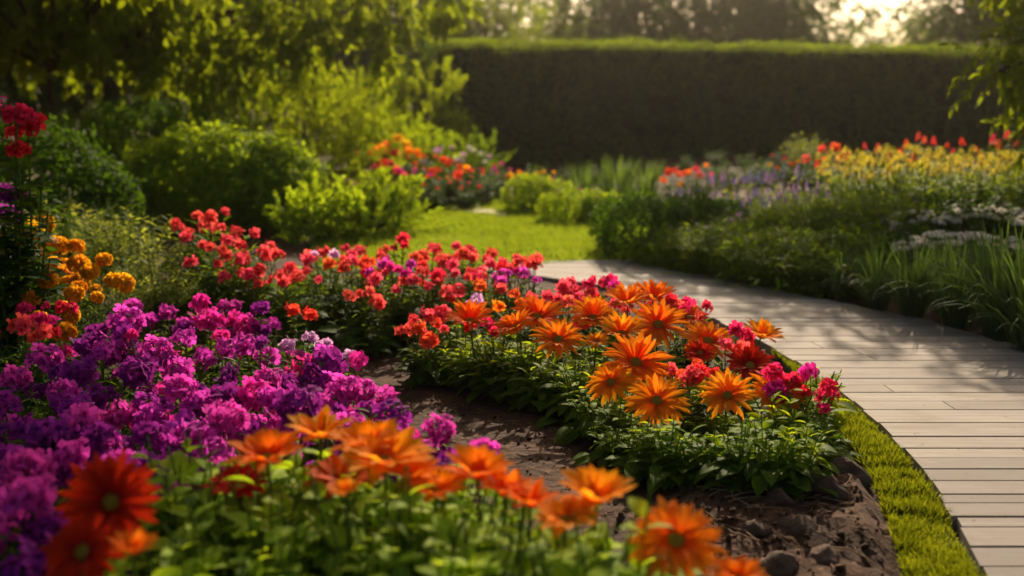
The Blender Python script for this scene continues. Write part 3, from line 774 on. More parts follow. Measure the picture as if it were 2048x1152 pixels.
# ---- orange daisies
def daisy(px, py, wpx, Y, tilt, yaw, v, lab, mat='bloom_orange', grp='orange daisies in the middle bed', leafy=True):
    P = at_y(px, py, Y); rad = wpx * Y / F / 2 * 1.32
    n = Vector((math.sin(R(yaw)) * math.sin(R(tilt)), -math.cos(R(yaw)) * math.sin(R(tilt)), math.cos(R(tilt))))
    bx, by = P[0] - n.x * .05 + rs.normal(0, .015), P[1] + .05 + rs.normal(0, .01)
    z0 = g(bx, by); root = tag(empty('daisy', (bx, by, z0)), lab, 'flower', grp)
    tp = P - np.array([bx, by, z0])
    e = n.to_track_quat('Z', 'Y').to_euler(); e.rotate_axis('Z', float(rs.uniform(0, 6.28)))
    hd = obj('flower_head', DAISY[v], root, tp, e, (rad, rad * float(rs.uniform(.9, 1.08)), rad * float(rs.uniform(.85, 1.25))), M[mat])
    obj('flower_center', DISC, hd, (0, 0, 0))
    mb = MB(); ts = np.linspace(0, 1, 8)[:, None]; c = tp - np.array(n) * .09
    pts = (1 - ts) ** 2 * np.zeros(3) + 2 * ts * (1 - ts) * np.array([c[0], c[1], c[2] * .9]) + ts ** 2 * (tp - np.array(n) * .002)
    mb.add(*tube(pts, np.linspace(.0042, .003, 8), 7))
    obj('stem', mb.mesh('stem', M['stem'], True), root)
    if leafy:
        p = LF[rs.integers(4)]; s_ = max(.5, min(1.3, tp[2] / .26))
        obj('foliage', p['fol'], root, (0, 0, 0), (0, 0, ANG()), (s_, s_, s_))
    return root
for a in [
    (940, 643, 88, 3.75, 22, -8, 4, 'leftmost orange daisy of the middle bed, seen from the side'),
    (1032, 655, 78, 3.68, 30, -50, 3, 'orange daisy with petals pointing left, overlapped by its neighbour'),
    (1075, 634, 96, 3.76, 25, 10, 3, 'cupped orange daisy second cluster from the left of the bed'),
    (1117, 680, 92, 3.52, 30, 0, 1, 'orange daisy in front of the cupped pair at the left'),
    (1186, 637, 96, 3.72, 25, -5, 3, 'orange daisy above the small bud sized one'),
    (1255, 607, 84, 3.95, 16, -10, 4, 'orange daisy at the back, left of the farthest one'),
    (1306, 598, 86, 4.02, 18, 15, 3, 'farthest orange daisy, its petals raised before the boardwalk'),
    (1243, 668, 84, 3.60, 25, 0, 4, 'orange daisy with raised petals left of the broad middle one'),
    (1316, 650, 104, 3.68, 33, 5, 0, 'broad orange daisy in the middle of the back rows'),
    (1192, 682, 46, 3.55, 25, 0, 1, 'smallest orange daisy, tucked under the left ones'),
    (1378, 636, 70, 3.88, 25, 20, 1, 'orange daisy behind the right hand ones, left of the crimson flower'),
    (1416, 682, 98, 3.60, 28, 12, 1, 'large orange daisy above the red flowers in the heart of the clump'),
    (1522, 674, 84, 3.74, 22, 40, 4, 'rightmost rear orange daisy, raised over the boardwalk'),
    (1272, 726, 122, 3.24, 35, 8, 0, 'largest orange daisy, open face with olive centre'),
    (1222, 765, 92, 3.16, 40, -28, 2, 'orange daisy half hidden behind the largest one, facing left'),
    (1313, 802, 114, 3.02, 36, 5, 2, 'lowest orange daisy of the middle bed, facing the viewer'),
    (1455, 792, 108, 3.02, 34, -5, 0, 'front orange daisy left of the pair at the boardwalk side'),
    (1552, 792, 106, 3.04, 32, 12, 0, 'front orange daisy right of the pair at the boardwalk side'),
]: daisy(*a)
daisy(1500, 733, 96, 3.3, 28, 0, 0, 'darker red orange daisy above the front pair', 'bloom_red_orange')
daisy(1400, 706, 56, 3.4, 35, 0, 1, 'small red orange daisy in the heart of the clump', 'bloom_red_orange')
NG = 'orange daisies in the near bank'
for a in [
    (535, 918, 150, 1.86, 9, -8, 5, 'blurred near orange daisy left of the row, cupped upward'),
    (640, 872, 132, 1.98, 9, 10, 5, 'blurred near orange daisy standing highest in the row'),
    (770, 925, 170, 1.84, 8, 0, 7, 'blurred near orange daisy with the broadest spread of petals'),
    (818, 955, 130, 1.80, 7, 15, 6, 'blurred near orange daisy overlapping the broadest one'),
    (690, 985, 64, 1.70, 11, -20, 6, 'small blurred near orange daisy below the broadest one'),
    (957, 955, 130, 1.80, 9, 0, 6, 'blurred near orange daisy with upright petals before the soil path'),
    (1060, 1010, 110, 1.72, 9, 25, 5, 'blurred near orange daisy sloping right, left of the three lowest'),
    (1130, 1040, 120, 1.66, 10, 0, 7, 'blurred near orange daisy under the one beside the soil'),
    (1192, 1003, 150, 1.72, 9, 10, 6, 'blurred near orange daisy with spread fingers beside the soil'),
    (1352, 1082, 188, 1.62, 30, 5, 2, 'nearest orange daisy, on bare soil side, open with olive centre'),
    (1475, 1160, 110, 1.52, 11, 15, 7, 'orange daisy cut by the bottom edge of the picture'),
    (268, 1105, 92, 1.55, 9, 25, 6, 'small bright orange daisy low in the dark corner')]:
    daisy(*a, grp=NG, leafy=False)
for a in [
    (870, 985, 120, 1.78, 10, 10, 5, 'blurred near orange daisy filling the gap right of the broadest spread'),
    (1010, 985, 110, 1.76, 10, 15, 6, 'blurred near orange daisy between the upright one and the sloping one'),
    (735, 895, 130, 1.9, 8, -10, 5, 'blurred near orange daisy behind the broadest one'),
]: daisy(*a, grp=NG, leafy=False)
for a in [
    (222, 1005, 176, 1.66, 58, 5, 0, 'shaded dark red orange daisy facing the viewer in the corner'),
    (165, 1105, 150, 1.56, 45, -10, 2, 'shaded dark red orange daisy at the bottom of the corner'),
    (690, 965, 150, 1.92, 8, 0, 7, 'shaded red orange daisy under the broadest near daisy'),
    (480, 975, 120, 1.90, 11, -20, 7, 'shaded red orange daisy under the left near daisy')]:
    daisy(*a, mat='bloom_red_orange', grp=NG, leafy=False)  # red orange deepened so that shade is part of the petal colour

# ---- near bank of bright leaves
near = [(330, 965), (420, 945), (500, 955), (600, 955), (680, 975), (760, 975), (850, 965), (900, 980), (980, 1000), (1060, 1035), (1170, 1045), (350, 1010), (430, 1025), (510, 1030), (590, 1035), (670, 1045), (750, 1040), (830, 1045), (910, 1055), (990, 1075), (1070, 1095), (1150, 1105), (1240, 1120),
        (390, 1110), (480, 1120), (570, 1125), (660, 1130), (750, 1130), (840, 1135), (930, 1140), (1030, 1150), (1130, 1165), (1310, 1165), (250, 1120), (1400, 1170)]
for k, (px, py) in enumerate(near):
    hz = .32; x, y = at_h(px, py, hz)
    row = [i for i in range(len(near)) if (i < 11) == (k < 11)]; row.sort(key=lambda i: near[i][0])
    place('leafy_plant', NB[rs.integers(4)], x, y, ANG(), 1.12 * float(rs.uniform(.9, 1.1)) * (.9 if k >= 23 else 1), 'blurred bright leafy plant %s, %s from the left' % ('under the near orange daisies' if k < 11 else 'along the bottom edge of the picture', ORD[row.index(k)]), 'leafy plant', 'bright leafy plants of the near bank')

# ---- left side: marigolds, tall plants, pale shrubs
for k, (px, py, hz, lab) in enumerate([(75, 475, .44, 'yellow marigold plant with the biggest double heads'), (20, 497, .42, 'yellow marigold plant cut by the left edge'), (48, 440, .47, 'yellow marigold plant highest of the group'), (132, 508, .40, 'yellow marigold plant in the middle of the row'), (175, 520, .38, 'yellow marigold plant right of the middle one'), (208, 532, .36, 'rightmost yellow marigold plant, next to the pale shrub'), (90, 578, .33, 'yellow marigold plant lowest on the left'), (145, 580, .33, 'yellow marigold plant lowest on the right'), (110, 628, .30, 'orange yellow marigold plant among the crimson flowers')]):
    x, y = at_h(px, py, hz)
    place('marigold_plant', MG[k % 3], x, y, ANG(), hz / .385, lab, 'flower plant', 'yellow marigolds', HEADS['pompon'], hs=.8, mats=[M['bloom_yellow']], rs=rs)
for k, (px, Y, s, mats, hd, lab) in enumerate([(0, 3.9, 1.16, [M['bloom_crimson'], M['bloom_magenta']], 'phlox', 'tall magenta flowering plant at the upper left edge'), (45, 4.0, 1.12, [M['bloom_magenta'], M['bloom_crimson']], 'phlox', 'tall crimson flowering plant right of the one at the left edge'),
        (5, 4.1, .80, [M['bloom_violet']], 'phlox', 'tall violet flowering plant above the marigolds')]):
    P = at_y(px, 400, Y)
    place('tall_flower_plant', TL[k % 2], P[0], P[1], ANG(), s, lab, 'flower plant', 'tall flowering plants', HEADS[hd], hs=1.35, mats=mats, rs=rs, tilt=.15)
for k, (px, Y, s, lab) in enumerate([(15, 4.4, .8, 'tall dark leafy plant behind the tall magenta flowers'), (75, 4.9, .85, 'tall dark leafy plant right of the tall crimson flowers'), (130, 5.3, .7, 'tall dark leafy plant in front of the slim trunk'), (-60, 4.2, .8, 'tall dark leafy plant at the far left edge'), (60, 4.3, .55, 'dark leafy plant close behind the marigolds')]):
    P = at_y(px, 400, Y)
    place('leafy_plant', TL[k % 2], P[0], P[1], ANG(), s, lab, 'leafy plant', 'tall dark leafy plants')
for k, (px, Y, s, lab) in enumerate([(190, 5.6, 1.05, 'pale feathery shrub behind the marigolds, leftmost'), (255, 5.5, 1.1, 'tallest pale feathery shrub, right of the marigolds'), (310, 5.1, .9, 'pale feathery shrub with its lower branches on the purple phlox'), (350, 4.9, .62, 'smallest pale feathery shrub, beside the red flowers'), (120, 5.9, 1.1, 'pale feathery shrub behind the highest marigolds'), (250, 4.75, .7, 'pale feathery shrub nearest the purple phlox')]):
    P = at_y(px, 450, Y)
    place('feathery_shrub', SP[k % 3], P[0], P[1], ANG(), s, lab, 'shrub', 'pale feathery shrubs')

# ------------------------------------------------------------------ right bed
x = at_y(1605, 400, 11.2)[0]
place('feathery_shrub', SP[1], x, 11.2, 1.0, 1.2, 'soft grey green shrub before the dark hedge', 'shrub', 'garden shrubs')
def bedpos(px, Y): return at_y(px, 400, Y)[0]
for k, (px, py, s, lab) in enumerate([(1690, 612, .62, 'strap leaved clump farthest along the boardwalk'), (1765, 632, .80, 'strap leaved clump second from the far end of the row'), (1840, 650, .92, 'strap leaved clump in the middle of the row'), (1930, 668, .95, 'strap leaved clump next to the nearest one'), (2020, 690, 1.12, 'strap leaved clump nearest the viewer'), (2085, 725, 1.15, 'strap leaved clump at the right edge of the picture'), (1895, 632, .8, 'strap leaved clump in the second row below the white flowers'), (1985, 640, .9, 'strap leaved clump in the second row nearest the right edge')]):
    x, y = at_h(px, py, 0); y += .10
    tag(obj('strap_leaf_clump', CL[k % 3], None, (x, y, g(x, y) - .01), (0, 0, ANG()), s), lab, 'ornamental grass', 'strap leaved clumps along the boardwalk')
mounds = [(1340, 553, MD), (1395, 568, MD), (1455, 580, MD), (1515, 595, MD), (1580, 605, MD), (1640, 612, MD), (1380, 530, MD), (1450, 540, MD), (1530, 553, MD), (1610, 562, MD), (1690, 570, MD), (1770, 585, MDD), (1650, 530, MD), (1740, 535, MDD), (1560, 520, MD), (1840, 560, MDD), (1920, 570, MDD), (2010, 575, MDD)]
for k, (px, py, pr) in enumerate(mounds):
    x, y = at_h(px, py, 0); x += .12; y += .22
    rowl = 'in the row edging the boardwalk' if k < 6 else 'behind the strap leaved clumps'
    sel = sorted([i for i in range(len(mounds)) if (i < 6) == (k < 6)], key=lambda i: mounds[i][0])
    place('mound_plant', pr[k % 3], x, y, ANG(), float(rs.uniform(.75, 1.0)) * (1.0 if k < 6 else 1.3), 'green mounded plant %s, %s from the left' % (rowl, ORD[sel.index(k)]), 'leafy plant', 'green mounded plants of the right bed')
for k, (px, Y, s) in enumerate([(1640, 6.5, 1.25), (1700, 6.6, 1.35), (1765, 6.7, 1.4), (1830, 6.75, 1.4), (1900, 6.7, 1.4), (1970, 6.6, 1.4), (2040, 6.5, 1.4), (1590, 6.6, 1.15), (1545, 6.4, 1.05), (1470, 6.5, 1.0), (1420, 6.7, .95)]):
    sel = sorted([1640, 1700, 1765, 1830, 1900, 1970, 2040, 1590, 1545, 1470, 1420])
    place('mound_plant', MD[k % 3], bedpos(px, Y), Y, ANG(), s, 'tall green mounded plant behind the white and lavender edge, %s from the left' % ORD[sel.index(px)], 'leafy plant', 'tall mounded plants of the right bed')
for k, px in enumerate([1010, 1070, 1130, 1190, 1250, 1310, 1370, 1430, 1490, 1550, 1620, 1690, 1760, 1830, 1900, 1970, 2040]):
    Y = 12.6 + (px - 1000) / 1000 * 2.0
    place('leafy_plant', BK[k % 3], bedpos(px, Y), Y, ANG(), .6 + .2 * (k % 3 == 1), 'dark leafy plant at the foot of the hedge, %s from the left' % ORD[k], 'leafy plant', 'dark plants at the foot of the hedge')
for k, (px, Y) in enumerate([(1400, 9.9), (1455, 10.0), (1510, 10.0), (1570, 9.9), (1630, 9.6), (1430, 11.2), (1520, 11.3), (1600, 11.0)]):
    place('mound_plant', MDD[k % 3], bedpos(px, Y), Y, ANG(), 1.0, 'green mounded plant between the lavender drift and the hedge, %s from the left' % ORD[[0, 2, 3, 5, 7, 1, 4, 6][k]], 'leafy plant', 'mounded plants behind the lavender')
drifts = [
    ('lavender_plant', LV, HEADS['spike'], 'flower_spike', [M['bloom_lavender'], M['bloom_lavender'], M['bloom_lilac']], .85, .7, 'purple lavender plant in the %s row of the drift, {o} from the left', 'lavender drift', 'lavender',
     [[(1375, 7.4), (1425, 7.3), (1475, 7.2), (1525, 7.1), (1570, 7.0), (1620, 7.0)], [(1370, 8.3), (1420, 8.2), (1475, 8.1), (1530, 8.0), (1580, 7.9), (1630, 7.8)], [(1440, 9.0), (1510, 8.9), (1570, 8.8)]]),
    ('goldenrod_plant', GR, HEADS['spray'], 'flower_spray', [M['bloom_gold']], .86, .5, 'yellow plumed plant in the %s row of the sunlit drift, {o} from the left', 'yellow plumed plants', 'flower plant',
     [[(1690, 7.3), (1750, 7.2), (1820, 7.1), (1890, 7.1), (1960, 7.0), (2030, 7.0)], [(1680, 8.2), (1740, 8.1), (1800, 8.0), (1860, 8.0), (1930, 8.0), (2000, 7.9), (2060, 7.8)]]),
    ('white_flower_plant', WH, HEADS['flat'], 'flower_head', [M['bloom_white']], .88, .6, 'white flowering plant in the %s row of the drift, {o} from the left', 'white flowering plants', 'flower plant',
     [[(1840, 5.75), (1900, 5.7), (1960, 5.6), (2020, 5.5)], [(1830, 6.2), (1890, 6.2), (1950, 6.15), (2010, 6.1), (2060, 6.0)]]),
    ('red_spike_plant', CN, HEADS['canna'], 'flower_spike', [M['bloom_scarlet'], M['bloom_red']], .86, .55, 'red spiked plant in the %s row before the dark hedge, {o} from the left', 'red spiked plants', 'flower plant',
     [[(1640, 8.6), (1690, 8.6), (1745, 8.6), (1800, 8.8)], [(1830, 9.0), (1880, 9.0), (1935, 9.0), (1990, 9.0), (2040, 9.0)]]),
]
for name, pr, hd, hn, mats, s, hs, lab, grp, cat, rws in drifts:
    words = ['nearest', 'middle', 'farthest'] if len(rws) == 3 else ['nearer', 'farther']
    for r, pts in enumerate(rws):
        for k, (px, Y) in enumerate(pts):
            x = bedpos(px, Y)
            place(name, pr[rs.integers(3)], x, Y, ANG(), s * float(rs.uniform(.88, 1.12)), (lab % words[r]).format(o=ORD[k]), cat, grp, hd, hn, hs, mats, rs, .12, .05)
for k, (px, Y, lab) in enumerate([(1385, 6.75, 'small white flower left of the lavender'), (1490, 7.0, 'white and lilac flowers below the lavender'), (1555, 6.9, 'lilac flowers among the green mounds under the lavender'), (1770, 6.2, 'lone white flower left of the white drift')]):
    x = bedpos(px, Y)
    place('small_flower_plant', WH[k % 3], x, Y, ANG(), .85, lab, 'flower plant', 'small pale flowers of the right bed', HEADS['small'], hs=.9, mats=[M['bloom_white']] if k in (0, 3) else [M['bloom_lilac'], M['bloom_white']], rs=rs)

# ------------------------------------------------------------------ shrubs, hedge and trees
def bush_mesh(name, lobes, n, leaf, mat, seed, T=LEAF_LO, shell=.22, upw=.35, shape=2.0):
    rs = np.random.default_rng(seed); L = np.array(lobes, float); mb = MB()
    vol = (L[:, 3] * L[:, 4] + L[:, 3] * L[:, 5] + L[:, 4] * L[:, 5]); pick = rs.choice(len(L), n, p=vol / vol.sum())
    d = unit(rs.normal(0, 1, (n, 3)))
    if shape != 2.0: d = d / (np.sum(np.abs(d) ** shape, 1) ** (1 / shape))[:, None]
    r = 1.02 - shell * rs.random(n) ** 1.6 + rs.normal(0, .03, n)
    wob = np.array([mnoise.noise(Vector(v * 2.6) + Vector((k, seed, 0))) for v, k in zip(d.tolist() and d, pick)])
    r = r * (1 + .26 * wob) + np.abs(rs.normal(0, .07, n)) * (rs.random(n) < .3)
    pos = L[pick, :3] + d * r[:, None] * L[pick, 3:6]
    keep = pos[:, 2] > .01
    for l in L:
        q = (pos - l[:3]) / l[3:6]; keep &= ~((q ** 2).sum(1) < .5)
    pos, d, pick = pos[keep], d[keep], pick[keep]; k = len(pos)
    nrm = unit(unit(d / L[pick, 3:6]) + np.array([0, 0, .35]) + rs.normal(0, .45, (k, 3)))
    ax = np.cross(nrm, rs.normal(0, 1, (k, 3))) + np.array([0, 0, upw])
    mb.stamp(T, pos, frames(ax, nrm), leaf * rs.uniform(.6, 1.25, k))
    return mb.mesh(name, mat)
def twigs_mesh(lobes, base, seed, r0=.015, per=5):
    rs = np.random.default_rng(seed); mb = MB(); base = np.array(base, float)
    for l in lobes:
        for k in range(per):
            tgt = np.array(l[:3]) + unit(rs.normal(0, 1, 3)) * np.array(l[3:6]) * .8; tgt[2] = max(tgt[2], .05)
            ts = np.linspace(0, 1, 6)[:, None]; c = (base + tgt) / 2 + np.array([0, 0, .1]) + rs.normal(0, .04, 3)
            mb.add(*tube((1 - ts) ** 2 * base + 2 * ts * (1 - ts) * c + ts ** 2 * tgt, np.linspace(r0, r0 * .25, 6), 5))
    return mb.mesh('branches', M['bark'], True)
def shrub(name, px, Y, lobes, n, leaf, mat, seed, lab, grp=None, T=LEAF_LO, shape=2.0, shell=.22, cat='shrub'):
    x = at_y(px, 400, Y)[0]
    root = tag(empty(name, (x, Y, g(x, Y))), lab, cat, grp)
    obj('foliage', bush_mesh('foliage', lobes, n, leaf, mat, seed, T, shell, .35, shape), root)
    obj('branches', twigs_mesh(lobes, (0, 0, 0), seed), root)
    return root
# clipped round bush
shrub('clipped_bush', 450, 8.6, [(-.06, 0, .34, .64, .5, .40), (.36, 0, .27, .40, .42, .34), (-.48, .05, .24, .36, .4, .30)], 20000, .058, M['lime'], 1, 'large clipped rounded bush, its top and right side sunlit', T=LEAF_MID, shell=.3)
for a in [
    ('shrub', 60, 7.2, [(0, 0, .4, .5, .4, .42), (.35, .1, .3, .3, .3, .3)], 7000, .055, M['dark'], 4, 'dark green shrub at the foot of the slim trunk'),
    ('shrub', 290, 11.5, [(0, 0, .5, .6, .5, .45), (.5, 0, .35, .4, .4, .35)], 7000, .06, M['dark'], 5, 'dark shrub behind the clipped bush'),
    ('shrub', 1290, 6.95, [(0, 0, .17, .27, .26, .22), (.2, .1, .16, .24, .25, .2), (-.05, .3, .18, .25, .25, .22)], 8000, .035, M['dark'], 10, 'dense dark round shrub where the boardwalk meets the lawn'),
    ('shrub', 1385, 7.2, [(0, 0, .16, .26, .26, .20), (.2, .1, .16, .26, .25, .18)], 7000, .035, M['dark'], 11, 'dark round shrub in front of the lavender'),
    ('shrub', 1150, 9.0, [(0, 0, .12, .28, .2, .14), (.22, -.05, .10, .24, .2, .13), (.4, -.1, .1, .2, .2, .12)], 7000, .035, M['lime'], 13, 'low sunlit lime shrub right of the island bed'),
    ('shrub', 1060, 9.8, [(0, 0, .15, .24, .2, .17), (.2, .0, .12, .2, .2, .15)], 5000, .035, M['lime'], 14, 'low sunlit shrub at the left of the island bed'),
]: shrub(*a, grp='garden shrubs')
for k, (px, Y, w, h, lab) in enumerate([(1345, 6.55, .30, .22, 'low fine leaved mound nearest the lawn along the boardwalk'), (1440, 6.25, .32, .25, 'low fine leaved mound between the lavender and the bend of the boardwalk'), (1535, 5.95, .32, .27, 'broad fine leaved mound at the middle of the boardwalk edge'), (1635, 5.75, .30, .29, 'fine leaved mound next to the first strap leaved clump'), (1590, 6.45, .36, .34, 'taller fine leaved mound behind the boardwalk edge'), (1710, 6.2, .36, .36, 'tallest fine leaved mound, left of the white flowers')]):
    shrub('mound_shrub', px + 30, Y + .1, [(0, 0, h * .45, w, .28, h * .6), (w * .6, .06, h * .4, w * .7, .25, h * .5), (-w * .5, .03, h * .36, w * .65, .24, h * .45)], 5500, .05, M['mid' if k % 2 else 'bush'], 40 + k, lab, 'fine leaved mounds of the right bed', (LEAF_NARROW[0], LEAF_NARROW[1], LEAF_NARROW[2]), shell=.35)
# dark far bed with sparse flowers
for k, (px, Y, s, mats, hd, lab) in enumerate([
    (770, 10.2, .95, [M['bloom_red'], M['bloom_scarlet']], 'loose', 'dark plant with small red flowers at the left of the far bed'), (800, 11.2, 1.35, [M['bloom_orange'], M['bloom_yellow']], 'loose', 'tall dark plant topped with orange flowers in the far bed'), (750, 11.3, 1.25, [M['bloom_red'], M['bloom_scarlet']], 'loose', 'tall dark plant with red flowers left of the orange one'),
    (850, 10.6, 1.05, [M['bloom_scarlet']], 'small', 'dark plant with sparse orange red flowers in the far bed'), (900, 10.4, 1.0, [M['bloom_scarlet'], M['bloom_orange']], 'loose', 'dark plant with orange red flowers before the hedge corner'), (960, 10.4, .9, [M['bloom_red'], M['bloom_orange']], 'small', 'dark plant with few red flowers right of the far bed'), (890, 11.4, 1.15, [M['bloom_lilac']], 'small', 'dark plant with faint lilac flowers against the hedge'), (950, 11.8, 1.1, [M['bloom_lilac'], M['bloom_white']], 'small', 'dark plant with pale flowers at the hedge foot'),
    (990, 11.0, .85, [M['bloom_magenta'], M['bloom_lilac']], 'small', 'dark plant with magenta flowers at the right end of the far bed'), (820, 9.9, .85, [M['bloom_red'], M['bloom_magenta']], 'small', 'dark plant with magenta flowers at the front of the far bed'), (700, 9.0, .75, [M['bloom_pink']], 'flat', 'plant with pale pink flowers behind the lime shrub'), (730, 9.4, .75, [M['bloom_pink'], M['bloom_white']], 'flat', 'plant with pink and white flowers left of the far bed'), (870, 9.8, .75, [M['bloom_scarlet'], M['bloom_orange']], 'small', 'low dark plant with orange flowers near the lawn end'), (930, 9.9, .7, [M['bloom_red']], 'small', 'low dark plant with red flowers beside the pale stone path'),
    (1045, 10.8, .7, [M['bloom_yellow'], M['bloom_orange']], 'loose', 'plant with yellow and orange flowers behind the island bed'), (1090, 10.6, .7, [M['bloom_scarlet'], M['bloom_yellow']], 'loose', 'plant with orange and yellow flowers left of the blue green clump'), (1100, 9.7, .6, [M['bloom_pink'], M['bloom_white'], M['bloom_magenta']], 'small', 'plant with pink and white flowers on the island bed'), (1165, 9.4, .58, [M['bloom_magenta'], M['bloom_yellow']], 'small', 'plant with magenta flowers on the right of the island bed'),
    (1350, 10.0, .75, [M['bloom_scarlet'], M['bloom_orange']], 'loose', 'plant with orange flowers right of the blue green clump'), (1395, 10.2, .75, [M['bloom_orange'], M['bloom_red']], 'loose', 'plant with orange and red flowers behind the lavender'), (1360, 8.6, .62, [M['bloom_pink'], M['bloom_magenta']], 'small', 'plant with pink flowers left of the lavender drift'), (1650, 10.2, .95, [M['bloom_red'], M['bloom_scarlet']], 'loose', 'plant with red flowers under the grey green shrub'), (1560, 10.0, .8, [M['bloom_yellow'], M['bloom_scarlet']], 'small', 'plant with yellow flowers left of the grey green shrub')]):
    x = at_y(px, 400, Y)[0]
    place('flower_plant', BK[k % 3], x, Y, ANG(), s, lab, 'flower plant', 'sparse flowers of the far beds', HEADS[hd], hs=1.15, mats=mats, rs=rs)
for k, (px, Y, s, lab) in enumerate([(1175, 10.6, 1.0, 'blue green arching clump before the hedge, left of three'), (1235, 10.4, 1.15, 'tallest blue green arching clump, in the middle before the hedge'), (1290, 10.6, 1.0, 'blue green arching clump before the hedge, right of three')]):
    x = at_y(px, 400, Y)[0]
    tag(obj('iris_clump', CLB[k % 2], None, (x, Y, g(x, Y)), (0, 0, ANG()), s), lab, 'ornamental grass', 'blue green clumps before the hedge')
for k, (px, Y, s, lab) in enumerate([(640, 9.2, .9, 'pale grass tuft behind the right end of the clipped bush'), (1055, 9.9, .75, 'pale grass tuft on the left of the island bed'), (1090, 9.7, .7, 'pale grass tuft in the middle of the island bed')]):
    x = at_y(px, 400, Y)[0]
    tag(obj('grass_tuft', CLG[k], None, (x, Y, g(x, Y)), (0, 0, ANG()), s), lab, 'ornamental grass', 'pale grass tufts')

# hedge
hl, hr = at_y(902, 300, 15.7), at_y(2330, 300, 19.6)
ax = np.array([hr[0] - hl[0], hr[1] - hl[1], 0]); hlen = np.linalg.norm(ax); ax /= hlen; nrm = np.array([-ax[1], ax[0], 0])
h_root = np.array([hl[0], hl[1], 0]); HT, HD = 1.70, 1.3
rs2 = np.random.default_rng(50); mb = MB()
def hedge_pt(u, v, z): return h_root + np.outer(u, ax) + np.outer(v, nrm) + np.outer(z, [0, 0, 1])
def hedge_leaves(n, u, v, z, out, jit=.05, sz=.045):
    P = hedge_pt(u, v, z)
    wob = np.array([mnoise.noise(Vector(p * 1.6)) * .08 + mnoise.noise(Vector(p * 5)) * .13 for p in P])
    P = P + out * (wob + rs2.normal(0, jit * .5, n))[:, None]
    nn = unit(out + rs2.normal(0, .5, (n, 3))); a = np.cross(nn, rs2.normal(0, 1, (n, 3))) + np.array([0, 0, .3])
    mb.stamp(LEAF_LO, P, frames(a, nn), sz * rs2.uniform(.6, 1.25, n))
n = 60000; hedge_leaves(n, rs2.uniform(0, hlen, n), np.zeros(n), rs2.uniform(0, HT, n), np.repeat(-nrm[None], n, 0))
n = 22000; hedge_leaves(n, rs2.uniform(0, hlen, n), rs2.uniform(0, HD, n), np.full(n, HT), np.repeat(np.array([[0, 0, 1.]]), n, 0))
n = 7000; hedge_leaves(n, np.zeros(n), rs2.uniform(0, HD, n), rs2.uniform(0, HT, n), np.repeat(-ax[None], n, 0))
n = 5000; u = rs2.uniform(0, hlen, n); hv = rs2.uniform(-.04, HD, n)
P = hedge_pt(u, hv, HT + .01 + .05 * rs2.random(n) ** 3 + .03 * np.sin(u * 4.1) * np.sin(u * 1.7))
mb.stamp(LEAF_LO, P, frames(np.column_stack([rs2.normal(0, .5, n), rs2.normal(0, .5, n), np.ones(n)]), rs2.normal(0, 1, (n, 3))), .042 * rs2.uniform(.6, 1.2, n), 2)  # sunlit rim painted in by a lighter leaf colour along the top
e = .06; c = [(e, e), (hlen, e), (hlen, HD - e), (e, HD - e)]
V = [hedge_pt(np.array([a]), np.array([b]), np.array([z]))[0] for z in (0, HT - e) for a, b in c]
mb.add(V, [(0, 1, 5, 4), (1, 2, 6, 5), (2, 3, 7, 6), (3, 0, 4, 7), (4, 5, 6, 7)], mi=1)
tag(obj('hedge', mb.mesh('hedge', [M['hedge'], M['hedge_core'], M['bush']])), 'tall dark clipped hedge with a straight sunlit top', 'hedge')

# trees
def sprig_t(rs, n, leaf, ln, T):
    P = []
    for k in range(n):
        t = (k + .6) / n; a = k * 2.4 + rs.normal(0, .3)
        d = np.array([[math.cos(a) * .8, .75 + t * .5, math.sin(a) * .5 - .2]])
        rot = frames(d, np.array([[0, -.2, 1.0]]) + rs.normal(0, .3, (1, 3)))[0]
        V = (T[0] * leaf * rs.uniform(.7, 1.15)) @ rot.T + np.array([0, t * ln, -.15 * t * t * ln])
        P.append((V, T[1], T[2]))
    return merge(P)
def crown_mesh(lobes, dens, leaf, mat, seed, ln=.22, nleaf=10, T=LEAF_LO, droop=.7, name='crown'):
    rs = np.random.default_rng(seed); mb = MB(); SPR = [sprig_t(rs, nleaf, leaf, ln, T) for _ in range(4)]
    for l in lobes:
        c, r = np.array(l[:3]), l[3]; n = max(6, int(dens * r * r * (l[4] if len(l) > 4 else 1)))
        d = unit(rs.normal(0, 1, (n, 3)))
        wob = np.array([mnoise.noise(Vector(v * 2) + Vector(l[:3])) for v in d])
        rr = r * (rs.uniform(.25, 1, n) ** .55) * (1 + .35 * wob)
        pos = c + d * rr[:, None] * np.array([1, 1, .85])
        ax_ = d * .8 + np.array([0, 0, -droop]) + rs.normal(0, .4, (n, 3)); w_ = rs.integers(0, 4, n)
        rot = frames(ax_, d + np.array([0, 0, 1.0]) + rs.normal(0, .3, (n, 3))); sc = rs.uniform(.7, 1.2, n)
        for k in range(4): mb.stamp(SPR[k], pos[w_ == k], rot[w_ == k], sc[w_ == k])
    return mb.mesh(name, mat)
